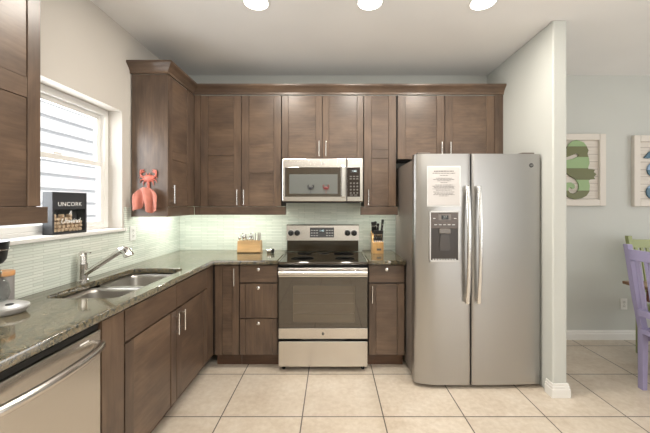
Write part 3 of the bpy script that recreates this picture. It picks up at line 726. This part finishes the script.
ld = fdoor(FXA, XM-0.003, 'freezer_door'); rd = fdoor(XM+0.003, FXB, 'fridge_door')
def fhandle(x, d):
    h = MB(); pts = []; rr = []
    for k in range(25):
        u = k/24; z = 0.668+u*0.892; b = (1-(2*u-1)**2)
        pts.append((x, fy(x)-0.030-0.028*b, z)); rr.append(0.0165)
    h.tube(pts, rr, 14, flat=0.75)
    for z in (0.70, 1.53): h.box(x-0.010, x+0.010, fy(x)-0.036, fy(x)+0.002, z-0.022, z+0.022, 0.004)
    obj('handle', h, HANDLE, d)
fhandle(1.030, ld); fhandle(1.117, rd)
# dispenser
DX0, DX1 = 0.748, 0.978; DZ0, DZ1 = 0.978, 1.370; dy = 2.4475
dp = MB().box(DX0, DX1, dy-0.004, dy+0.010, DZ0, DZ0+0.016, 0.003).box(DX0, DX1, dy-0.004, dy+0.010, DZ1-0.012, DZ1, 0.003).box(DX0, DX0+0.011, dy-0.004, dy+0.010, DZ0, DZ1, 0.003).box(DX1-0.011, DX1, dy-0.004, dy+0.010, DZ0, DZ1, 0.003)
dsp = obj('dispenser', dp, SILVER, ld)
obj('dispenser_controls', MB().box(DX0+0.011, DX1-0.011, dy-0.002, dy+0.008, 1.235, DZ1-0.012, 0.002), DISP, ld)
obj('dispenser_cavity', MB().box(DX0+0.011, DX1-0.011, dy+0.0012, dy+0.006, DZ0+0.016, 1.235).box(DX0+0.011, DX0+0.026, dy-0.001, dy+0.006, DZ0+0.016, 1.235).box(DX1-0.026, DX1-0.011, dy-0.001, dy+0.006, DZ0+0.016, 1.235), mat('cavity_dark_brown', (0.030, 0.021, 0.014), 0.3), ld)
obj('dispenser_screen', MB().box(0.815, 0.912, dy-0.0035, dy-0.0018, 1.300, 1.345), mat('screen_bronze', (0.16, 0.135, 0.115), 0.25), ld)
obj('dispenser_display', MB().box(0.838, 0.892, dy-0.0045, dy-0.0034, 1.306, 1.337), BLACK, ld)
text('display_digits', '37', 0.030, (0.865, dy-0.005, 1.3215), FRONT, mat('dim_digits', (0.35, 0.38, 0.38), 0.4), ld)
for k in range(5): obj('button', MB().box(0.785+k*0.034, 0.806+k*0.034, dy-0.0032, dy-0.0018, 1.262, 1.268), PRINT, ld)
for x in (0.775, 0.935): obj('button', MB().box(x, x+0.018, dy-0.0032, dy-0.0018, 1.31, 1.316), PRINT, ld)
obj('dispenser_spout', MB().box(0.820, 0.908, dy-0.012, dy+0.001, 1.196, 1.235, 0.006), mat('spout_grey', (0.16, 0.145, 0.13), 0.3), ld)
obj('dispenser_paddle', MB().prism([(0.832, 1.195), (0.896, 1.195), (0.906, 1.085), (0.896, 1.066), (0.832, 1.066), (0.822, 1.085)], 'y', dy-0.006, dy+0.001), mat('paddle_dark', (0.055, 0.045, 0.038), 0.3), ld)
dt = MB()
for k in range(9): dt.box(DX0+0.022+k*0.021, DX0+0.034+k*0.021, dy-0.008, dy+0.001, DZ0+0.018, DZ0+0.026)
obj('drip_tray', dt, SILVER, ld)
badge(rd, 1.538, fy(1.538), 1.722, 0.020)
for x0, x1 in ((FXA+0.03, FXA+0.13), (FXB-0.13, FXB-0.03)): obj('hinge_cover', MB().box(x0, x1, 2.50, 2.63, 1.811, 1.828, 0.004).box(x0+0.01, x1-0.01, 2.55, 2.62, 1.776, 1.812), GREYSIDE, t)
obj('base_grille', MB().box(FXA+0.02, FXB-0.02, 2.525, 2.55, 0.012, 0.049), BLACK, t)
for x in (FXA+0.06, FXB-0.06):
    for y in (2.60, 3.15): obj('foot', MB().lathe([(0.022, 0.0005), (0.022, 0.03), (0.012, 0.05)], (x, y, 0), 18), BLACK, t)
# notice on the fridge
ny = min(fy(x) for x in (0.735, 0.985))-0.0095
ny0 = fy(0.735); ny1 = fy(0.98)
t = thing('paper_notice', 'white paper notice in a clear holder on the left refrigerator door', 'notice', (0.858, fy(0.858), 1.55))
def npt(x, out): return ny0+(ny1-ny0)*(x-0.735)/0.245-out
def sheet(x0, x1, z0, z1, o0, o1):
    m = MB(); m.prism([(x0, npt(x0, o1)), (x1, npt(x1, o1)), (x1, npt(x1, o0)), (x0, npt(x0, o0))], 'z', z0, z1); return m
obj('paper', sheet(0.738, 0.978, 1.414, 1.708, 0.0075, 0.009), PAPER, t)
obj('holder', sheet(0.731, 0.985, 1.404, 1.716, 0.005, 0.0072), mat('clear_acrylic', (0.75, 0.76, 0.75), 0.15), t)
tx = MB(); random.seed(3)
lines = [(1.676, 0.15, 0.0055), (1.660, 0.17, 0.004), (1.643, 0.06, 0.003), (1.622, 0.12, 0.003), (1.612, 0.16, 0.003), (1.602, 0.10, 0.003), (1.588, 0.05, 0.003), (1.570, 0.13, 0.003), (1.560, 0.17, 0.003), (1.550, 0.15, 0.003), (1.540, 0.17, 0.003), (1.530, 0.12, 0.003), (1.516, 0.16, 0.003), (1.506, 0.14, 0.003), (1.496, 0.16, 0.003), (1.486, 0.07, 0.003)]
for z, wd, h in lines:
    x = 0.858-wd/2
    while x < 0.858+wd/2:
        q = random.uniform(0.008, 0.024); x2 = min(x+q, 0.858+wd/2)
        tx.prism([(x, npt(x, 0.0097)), (x2, npt(x2, 0.0097)), (x2, npt(x2, 0.009)), (x, npt(x, 0.009))], 'z', z-h/2, z+h/2)
        x = x2+0.0035
obj('printed_lines', tx, INK, t)

# ------------------------------------------------------------------ things on the back counter
# cutlery caddy
cx0, cx1, cy0, cy1, cz = -0.930, -0.700, 3.125, 3.215, CT1+0.0005
t = thing('cutlery_caddy', 'pale bamboo caddy full of cutlery on the counter left of the range', 'caddy', (-0.815, 3.17, cz))
sl = 0.014
b = MB()
b.box(cx0, cx1, cy0, cy1, cz, cz+0.008)
b.prism([(cx0, cz), (cx1, cz), (cx1-0.004, cz+0.118), (cx0+0.004, cz+0.118)], 'y', cy0, cy0+0.009).prism([(cx0, cz), (cx1, cz), (cx1-0.004, cz+0.118), (cx0+0.004, cz+0.118)], 'y', cy1-0.009, cy1)
b.box(cx0+0.002, cx0+0.011, cy0+0.009, cy1-0.009, cz+0.008, cz+0.118).box(cx1-0.011, cx1-0.002, cy0+0.009, cy1-0.009, cz+0.008, cz+0.118)
b.box(-0.855, -0.848, cy0+0.009, cy1-0.009, cz+0.008, cz+0.10).box(-0.780, -0.773, cy0+0.009, cy1-0.009, cz+0.008, cz+0.10)
obj('box', b, BAMBOO, t)
def utensil(kind):
    m = MB()
    m.tube([(0, 0, 0), (0, 0, 0.06), (0, 0, 0.115)], [0.0055, 0.0045, 0.003], 8, flat=0.5)
    if kind == 'spoon': m.lathe([(0, -0.004), (0.010, -0.002), (0.014, 0.001), (0.0125, 0.0005), (0, -0.0025)], (0, 0, 0.140), 18, axis='y', squash=1.75)
    elif kind == 'fork':
        m.box(-0.011, 0.011, -0.001, 0.001, 0.113, 0.137, 0.0008)
        for x in (-0.0095, -0.0032, 0.0032, 0.0095): m.box(x-0.0017, x+0.0017, -0.0009, 0.0009, 0.136, 0.172, 0.0006)
    else: m.prism([(-0.006, 0.112), (0.007, 0.112), (0.009, 0.150), (0.004, 0.182), (-0.006, 0.188)], 'y', -0.0008, 0.0008)
    return m
protos = {}
def put_utensil(kind, x, y, tx_, ty_, dz, rz):
    if kind not in protos:
        o = obj(kind if kind != 'knife' else 'table_knife', utensil(kind), CHROME); protos[kind] = o
        tag(o, {'fork': 'stainless steel fork standing in the bamboo caddy', 'spoon': 'stainless steel spoon standing in the bamboo caddy', 'knife': 'stainless steel table knife standing in the bamboo caddy'}[kind], 'cutlery', {'fork': 'forks in the caddy', 'spoon': 'spoons in the caddy', 'knife': 'table knives in the caddy'}[kind])
    else: o = protos[kind].copy(); C.objects.link(o)
    o.location = (x, y, cz+0.0085+dz); o.rotation_euler = (tx_, ty_, rz)
U = [('spoon', -0.912, 3.160, 0.03, -0.02, 0.0, 0.3), ('spoon', -0.897, 3.180, -0.04, 0.02, 0.02, -0.4), ('spoon', -0.882, 3.160, 0.05, 0.05, 0.006, 0.2), ('spoon', -0.868, 3.185, 0.0, 0.0, 0.012, 0.6),
     ('fork', -0.842, 3.165, 0.03, -0.03, 0.0, 0.2), ('fork', -0.828, 3.185, -0.02, 0.05, 0.012, -0.3), ('fork', -0.813, 3.160, 0.02, 0.02, 0.004, 0.5), ('fork', -0.798, 3.182, 0.0, -0.06, 0.014, 0.1), ('fork', -0.788, 3.160, 0.04, 0.04, 0.002, -0.2),
     ('knife', -0.764, 3.165, 0.0, 0.02, 0.0, 0.3), ('knife', -0.750, 3.185, 0.02, 0.08, 0.004, 0.1), ('knife', -0.742, 3.158, -0.02, 0.16, 0.0, 0.2), ('knife', -0.728, 3.175, 0.03, 0.06, 0.003, 0.7)]
for a in U: put_utensil(*a)
# small silver shaker lying on the counter
t = thing('pepper_mill', 'small silver shaker with black cap lying on the counter beside the range', 'shaker', (-0.605, 3.12, CT1+0.0225))
obj('barrel', MB().lathe([(0, -0.030), (0.018, -0.030), (0.0215, -0.027), (0.0215, 0.012), (0.018, 0.015)], (-0.605, 3.12, CT1+0.0225), 24, axis='x'), HANDLE, t)
obj('cap', MB().lathe([(0.018, 0.0152), (0.022, 0.018), (0.022, 0.036), (0.017, 0.040), (0, 0.040)], (-0.605, 3.12, CT1+0.0225), 24, axis='x'), BLACK, t)

# knife block
kx, ky, kz = 0.447, 3.17, CT1+0.0005
t = thing('knife_block', 'honey-coloured wooden knife block on the counter right of the range', 'knife block', (kx, ky, kz))
blk = MB().prism([(ky-0.075, kz), (ky+0.055, kz), (ky+0.085, kz+0.200), (ky+0.045, kz+0.212), (ky-0.035, kz+0.150), (ky-0.045, kz+0.118), (ky-0.075, kz+0.108)], 'x', kx-0.053, kx+0.053)
obj('block', blk, BEECH, t)
obj('nameplate', MB().box(kx-0.012, kx+0.030, ky-0.0765, ky-0.0752, kz+0.030, kz+0.050), mat('plate_grey', (0.10, 0.09, 0.08), 0.4), t)
def knife_obj(ln, r, loc, tilt, roll, label, group, big=True):
    m = MB().tube([(0, 0, 0), (0, 0, ln*0.15), (0, 0, ln*0.55), (0, 0, ln*0.92), (0, 0, ln)], [r*0.8, r, r*0.85, r*1.1, r*0.8], 12, flat=0.6)
    root = thing('kitchen_knife' if big else 'steak_knife', label, 'knife', loc, 0, group)
    root.rotation_euler = (tilt, roll, 0)
    obj('grip', m, BLACK, root, world=False)
    b_ = MB().box(-r*0.75, r*0.75, -r*0.7, r*0.7, -0.012, 0.0, 0.001); obj('bolster', b_, CHROME, root, world=False)
    for z in (0.3, 0.6): obj('rivet', MB().lathe([(0, -r*0.72), (r*0.28, -r*0.72), (r*0.28, 0)], (0, 0, ln*z), 10, axis='y'), CHROME, root, world=False)
    return root
TI = R(24)
spec = [(-0.040, 0.045, 0.100, 'widest black-handled kitchen knife at the left of the knife block'), (-0.017, 0.050, 0.105, 'second black-handled kitchen knife from the left in the block'), (0.006, 0.045, 0.085, 'third black-handled kitchen knife from the left in the block'), (0.046, 0.052, 0.125, 'tallest black-handled kitchen knife at the right of the knife block')]
for i, (x, yo, ln, lb) in enumerate(spec):
    knife_obj(ln, 0.0125 if i else 0.015, (kx+x, ky+0.000, kz+0.206), TI*0.4, R(-3+i*2.5), lb, 'kitchen knives in the upper slots')
first = None
for i in range(5):
    x = kx-0.034+i*0.019
    if first is None:
        first = knife_obj(0.102, 0.0100, (x, ky-0.057, kz+0.124), TI*0.35, 0, 'black-handled steak knife in the lower front row of the knife block', 'steak knives in the lower slots', False)
    else:
        c = copy_tree(first); c.location = (x, ky-0.057, kz+0.124)

# ------------------------------------------------------------------ outlets
def outlet(name, label, M):
    t = thing(name, label, 'outlet', M((0, 0, 0)))
    obj('cover_plate', MB(M).box(-0.036, 0.036, 0, 0.006, -0.058, 0.058, 0.003), WHITE, t)
    s = MB(M)
    for z in (-0.022, 0.022): s.box(-0.016, 0.016, 0.006, 0.0085, z-0.014, z+0.014, 0.002)
    obj('receptacle', s, mat('receptacle_white', (0.7, 0.7, 0.68), 0.35), t)
    q = MB(M)
    for z in (-0.022, 0.022):
        for x in (-0.006, 0.005): q.box(x, x+0.002, 0.0085, 0.009, z-0.005, z+0.006)
    q.lathe([(0, 0.0068), (0.003, 0.0068), (0.003, 0.006)], (0, 0, 0), 10, axis='y')
    obj('slots', q, DARK, t)
outlet('wall_outlet', 'white outlet plate on the tile backsplash right of the window', lambda p: (XL+0.0115+p[1], 2.555+p[0], 1.19+p[2]))
outlet('wall_outlet', 'white wall outlet low on the dining room wall behind the lilac chair', lambda p: (3.07+p[0], YB-0.0005-p[1], 0.373+p[2]))

# ------------------------------------------------------------------ cork sign on the sill
sg = thing('cork_box_sign', 'black shadow box sign with wine corks on the window sill', 'sign', (-1.646, 1.972, 1.2412), R(-7.5))
L2, D2, HH = 0.112, 0.033, 0.253    # half length (local y), half depth (local x), height ; front faces +x
fr = MB().box(-D2, D2, -L2, -L2+0.012, 0, HH).box(-D2, D2, L2-0.012, L2, 0, HH).box(-D2, D2, -L2+0.012, L2-0.012, 0, 0.012).box(-D2, D2, -L2+0.012, L2-0.012, HH-0.012, HH).box(-D2, -D2+0.005, -L2+0.012, L2-0.012, 0.012, HH-0.012)
SLATE = mat('slate_grey_black', (0.035, 0.037, 0.042), 0.45)
obj('frame', fr, SLATE, sg, world=False)
obj('upper_board', MB().box(D2-0.006, D2-0.002, -L2+0.012, L2-0.012, 0.150, HH-0.012), SLATE, sg, world=False)
obj('glass', MB().box(D2-0.005, D2-0.003, -L2+0.012, L2-0.012, 0.012, 0.150), CLEAR, sg, world=False)
TS = (PI/2, 0, PI/2)
text('lettering', 'UNCORK', 0.035, (D2-0.0012, 0.0, 0.180), TS, WPRINT, sg, world=False, spacing=1.08)
text('lettering', '&', 0.034, (D2-0.0012, 0.0, 0.128), TS, WPRINT, sg, world=False, shear=0.3)
text('lettering', 'Unwind', 0.043, (D2-0.0012, 0.0, 0.078), TS, WPRINT, sg, world=False, shear=0.35, spacing=0.92)
random.seed(11)
crk = []
rows_ = [(0.024, 8), (0.046, 7), (0.068, 7), (0.090, 5), (0.110, 3)]
SGM = Matrix.Translation(sg.location) @ Matrix.Rotation(R(-7.5), 4, 'Z')
proto = None
for z, n in rows_:
    for k in range(n):
        y = -0.085+ (0.17 if n > 5 else 0.10)*(k/(max(1, n-1)))
        if proto is None:
            proto = obj('wine_cork', MB().lathe([(0, -0.013), (0.0095, -0.013), (0.0105, -0.011), (0.0105, 0.011), (0.0095, 0.013), (0, 0.013)], (0, 0, 0), 14, axis='x'), CORK)
            tag(proto, 'tan wine cork behind the glass of the black box sign', 'cork', 'wine corks in the box sign'); c = proto
        else: c = proto.copy(); C.objects.link(c)
        p = SGM @ Vector((0.006, y, z)); c.location = p; c.rotation_euler = (random.uniform(-0.2, 0.2), random.uniform(-0.2, 0.2), R(-7.5)+random.uniform(-0.35, 0.35))

# ------------------------------------------------------------------ coffee maker and canister at the left
kx, ky, kz = -1.455, 1.402, CT1+0.0005
t = thing('coffee_maker', 'black and silver coffee maker with glass carafe, at the left edge of the counter', 'coffee maker', (kx, ky, kz))
obj('base', MB().lathe([(0.0, kz), (0.085, kz), (0.094, kz+0.006), (0.108, kz+0.026), (0.106, kz+0.033), (0.08, kz+0.042), (0, kz+0.046)], (kx, ky, 0), 44, squash=0.72), mat('pale_silver_plastic', (0.46, 0.45, 0.44), 0.28, 0.35), t)
obj('button', MB().lathe([(0.014, kz+0.036), (0.014, kz+0.045), (0.011, kz+0.047), (0, kz+0.047)], (kx+0.058, ky-0.020, 0), 22), BLACK, t)
obj('column', MB().box(kx-0.135, kx-0.112, ky-0.04, ky+0.04, kz+0.0005, kz+0.25, 0.008), BLACK, t)
obj('carafe', MB().lathe([(0.03, kz+0.0465), (0.054, kz+0.050), (0.064, kz+0.085), (0.058, kz+0.125), (0.036, kz+0.158), (0.030, kz+0.172), (0.034, kz+0.186), (0.032, kz+0.186), (0.028, kz+0.172), (0.034, kz+0.157), (0.055, kz+0.125), (0.061, kz+0.085), (0.052, kz+0.053)], (kx-0.046, ky, 0), 32), CLEAR, t)
obj('carafe_collar', MB().lathe([(0.0315, kz+0.166), (0.036, kz+0.167), (0.036, kz+0.178), (0.0325, kz+0.179)], (kx-0.046, ky, 0), 32), HANDLE, t)
obj('reservoir', MB().lathe([(0.0, kz+0.214), (0.050, kz+0.214), (0.062, kz+0.232), (0.072, kz+0.306), (0.072, kz+0.312), (0, kz+0.316)], (kx-0.062, ky, 0), 36), BLACK, t)
obj('silver_band', MB().lathe([(0.0690, kz+0.272), (0.0705, kz+0.272), (0.0715, kz+0.279), (0.0700, kz+0.279)], (kx-0.062, ky, 0), 36), HANDLE, t)
cax, cay = -1.549, 1.502
t = thing('canister', 'grey stoneware canister with wooden lid beside the coffee maker', 'canister', (cax, cay, kz))
obj('jar', MB().lathe([(0.0, kz), (0.036, kz), (0.039, kz+0.004), (0.039, kz+0.140), (0, kz+0.141)], (cax, cay, 0), 36), CANGREY, t)
obj('lid', MB().lathe([(0.0, kz+0.1415), (0.041, kz+0.1415), (0.042, kz+0.145), (0.042, kz+0.160), (0.039, kz+0.164), (0, kz+0.165)], (cax, cay, 0), 36), LIDW, t)

# ------------------------------------------------------------------ dining area: wall art
AY = YB-0.001; S95 = 95.0
def art(name, label, x0, x1, z0, z1):
    t = thing(name, label, 'wall art', ((x0+x1)/2, AY, z0))
    fw, dp = 0.066, 0.040
    f = MB()
    for (a, b, c, d_) in ((x0, x0+fw, z0, z1), (x1-fw, x1, z0, z1), (x0+fw, x1-fw, z0, z0+fw), (x0+fw, x1-fw, z1-fw, z1)): f.box(a, b, AY-dp, AY, c, d_, 0.006)
    obj('frame', f, FRAMEW, t)
    obj('backboard', MB().box(x0+fw, x1-fw, AY-0.014, AY-0.002, z0+fw, z1-fw), SHIP, t)
    return t
def zp(px, py): return ((555+px/4.81-CX)/S95, CH-(120+py/4.81-CY)/S95)
GD, GL = (0.145, 0.155, 0.065), (0.29, 0.42, 0.21)
t = art('framed_seahorse_art', 'whitewashed frame with a green striped wooden seahorse on the dining wall', 2.29, 2.855, 1.405, 2.158)
out = [(8, 165), (45, 142), (60, 116), (75, 104), (92, 99), (108, 103), (128, 110), (141, 126), (151, 148), (146, 165), (153, 185), (156, 210), (149, 229), (150, 237), (182, 240), (176, 252), (189, 262), (176, 275), (183, 285), (160, 287), (152, 293), (157, 315), (155, 345), (141, 365), (115, 378), (85, 382), (55, 372), (35, 350), (31, 322), (46, 303), (68, 301), (85, 313), (86, 327), (76, 333), (67, 324), (57, 326), (54, 338), (62, 350), (80, 355), (97, 347), (106, 329), (104, 306), (91, 286), (60, 268), (35, 246), (27, 215), (44, 195), (80, 188), (101, 178), (104, 168), (95, 162), (70, 172), (30, 188), (10, 184)]
P = [zp(*p) for p in out]
zb = 1.405
def zr(py): return (zp(0, py)[1]-zb)
z0_, z1_ = zr(385), zr(95)
def fr_(py): return (zr(py)-z0_)/(z1_-z0_)
sm = banded('green_striped_paint', [(0, GD), (fr_(340), GL), (fr_(289), GD), (fr_(234), GL), (fr_(180), GD), (fr_(130), GL)], z0_, z1_)
sh = MB(); sh.prism(P, 'y', AY-0.030, AY-0.015)
obj('seahorse', sh, sm, t)
t = art('framed_octopus_art', 'whitewashed frame with blue striped sea creature cut-out, right edge of the dining wall', 3.147, 3.71, 1.40, 2.142)
BL, BD = (0.27, 0.40, 0.58), (0.07, 0.16, 0.23)
bm_ = banded('blue_striped_paint', [(0, BD), (0.16, BL), (0.34, BD), (0.50, BL), (0.66, BD), (0.84, BL)], 0.10, 0.66)
oc = MB()
oc.prism([zp(*p) for p in [(418, 184), (440, 158), (456, 146), (475, 110), (510, 95), (560, 105), (585, 140), (570, 180), (520, 195), (470, 180), (440, 187)]], 'y', AY-0.030, AY-0.015)
def swirl(cx, cy, r0, r1, cz_=0):
    pts = []
    n = 26
    for k in range(n+1): q = R(-20+300*k/n); pts.append((cx+r1*math.cos(q), cy+r1*math.sin(q)))
    for k in range(n, -1, -1): q = R(-20+300*k/n); pts.append((cx+r0*math.cos(q), cy+r0*math.sin(q)))
    oc.prism([zp(*p) for p in pts], 'y', AY-0.030, AY-0.015)
swirl(468, 240, 14, 35); swirl(464, 346, 14, 35)
oc.prism([zp(*p) for p in [(480, 190), (560, 190), (570, 370), (500, 382), (520, 300), (500, 250)]], 'y', AY-0.0295, AY-0.0155)
obj('cutout', oc, bm_, t)

# ------------------------------------------------------------------ dining furniture
def chair(name, label, loc, rotz, m, slat_n=5, zt=1.10):
    """local: seat faces +x, back at x=0, half width 0.215 in y"""
    t = thing(name, label, 'chair', loc, rotz)
    hw = 0.205
    for s in (-1, 1):
        y = s*hw
        b = MB(); b.tube([(0.055, y, 0.0005), (0.05, y, 0.25), (0.045, y, 0.46)], [0.030, 0.032, 0.034], 4, cap=True)
        obj('leg', MB().prism([(0.038, 0.0005), (0.072, 0.0005), (0.082, 0.46), (0.036, 0.46)], 'y', y-0.020, y+0.020), m, t, world=False)
        obj('back_post', MB().prism([(0.036, 0.461), (0.082, 0.461), (0.030, 0.70), (-0.042, zt), (-0.078, zt), (-0.012, 0.70)], 'y', y-0.019, y+0.019), m, t, world=False)
        obj('leg', MB().box(0.40, 0.445, y-0.021, y+0.021, 0.0005, 0.43, 0.004), m, t, world=False)
    obj('seat', MB().box(0.090, 0.47, -0.225, 0.225, 0.435, 0.468, 0.010).box(0.030, 0.090, -hw+0.0205, hw-0.0205, 0.435, 0.468), m, t, world=False)
    obj('apron', MB().box(0.095, 0.39, -hw-0.012, -hw+0.008, 0.37, 0.434).box(0.095, 0.39, hw-0.008, hw+0.012, 0.37, 0.434).box(0.415, 0.435, -hw+0.022, hw-0.022, 0.37, 0.434), m, t, world=False)
    rows = []
    tr = MB().prism([(-0.064, zt-0.115), (-0.030, zt-0.115), (-0.043, zt-0.037), (-0.070, zt-0.037)], 'y', -hw+0.0195, hw-0.0195)
    obj('top_rail', tr, m, t, world=False)
    obj('lower_rail', MB().prism([(-0.002, 0.575), (0.028, 0.575), (0.020, 0.625), (-0.010, 0.625)], 'y', -hw+0.0195, hw-0.0195), m, t, world=False)
    for k in range(slat_n):
        y = -hw+0.035+(2*hw-0.07)*(k+0.5)/slat_n
        obj('slat', MB().prism([(0.002, 0.626), (0.016, 0.626), (-0.042, zt-0.116), (-0.056, zt-0.116)], 'y', y-0.014, y+0.014), m, t, world=False)
    return t
chair('dining_chair', 'lilac painted wooden dining chair with slatted back at the right edge', (2.335, 2.25, 0), 0, LILAC, 5, 1.115)
chair('dining_chair', 'green painted dining chair behind the lilac chair, back to the wall', (3.14, 3.10, 0), R(-90), GREENP, 6, 1.11)
t = thing('dining_table', 'dark red wooden dining table behind the lilac chair', 'table', (3.20, 2.20, 0))
obj('tabletop', MB().box(2.545, 3.9, 1.45, 2.80, 0.725, 0.752, 0.006), TOPW, t)
obj('apron', MB().box(2.66, 3.80, 2.68, 2.70, 0.60, 0.724).box(2.66, 2.68, 1.57, 2.68, 0.60, 0.724).box(3.78, 3.80, 1.57, 2.68, 0.60, 0.724).box(2.66, 3.80, 1.55, 1.57, 0.60, 0.724), REDW, t)
for x in (2.685, 3.705):
    for y in (1.575, 2.605): obj('leg', MB().box(x, x+0.07, y, y+0.07, 0.0005, 0.724, 0.006), REDW, t)

# ------------------------------------------------------------------ under-cabinet strip lights
def strip(name, label, loc, size, rotz, e):
    t = thing(name, label, 'light', loc, rotz, 'under-cabinet strip lights')
    obj('housing', MB().box(-size/2, size/2, -0.018, 0.018, -0.014, -0.001, 0.002), WHITE, t, world=False)
    obj('diffuser', MB().box(-size/2+0.01, size/2-0.01, -0.012, 0.012, -0.0165, -0.0142), emit('strip_glow', (1, 0.98, 0.88), 3), t, world=False)
    lamp('strip_lamp', 'AREA', (loc[0], loc[1], loc[2]-0.02), (0, 0, rotz), e, (0.98, 1.0, 0.88), shape='RECTANGLE', size=size-0.02, size_y=0.03)
strip('strip_light', 'thin strip light under the two-door upper cabinet left of the microwave', (-0.90, 3.12, UZ0), 0.70, 0, 3.2)
strip('strip_light', 'thin strip light under the corner upper cabinet', (-1.47, 2.90, UZ0), 0.60, R(90), 2.6)
strip('strip_light', 'thin strip light under the narrow upper cabinet right of the microwave', (0.455, 3.12, UZ0), 0.26, 0, 0.8)
strip('strip_light', 'thin strip light under the upper cabinet left of the window', (-1.50, 1.0, UZ0), 0.60, R(90), 2.0)
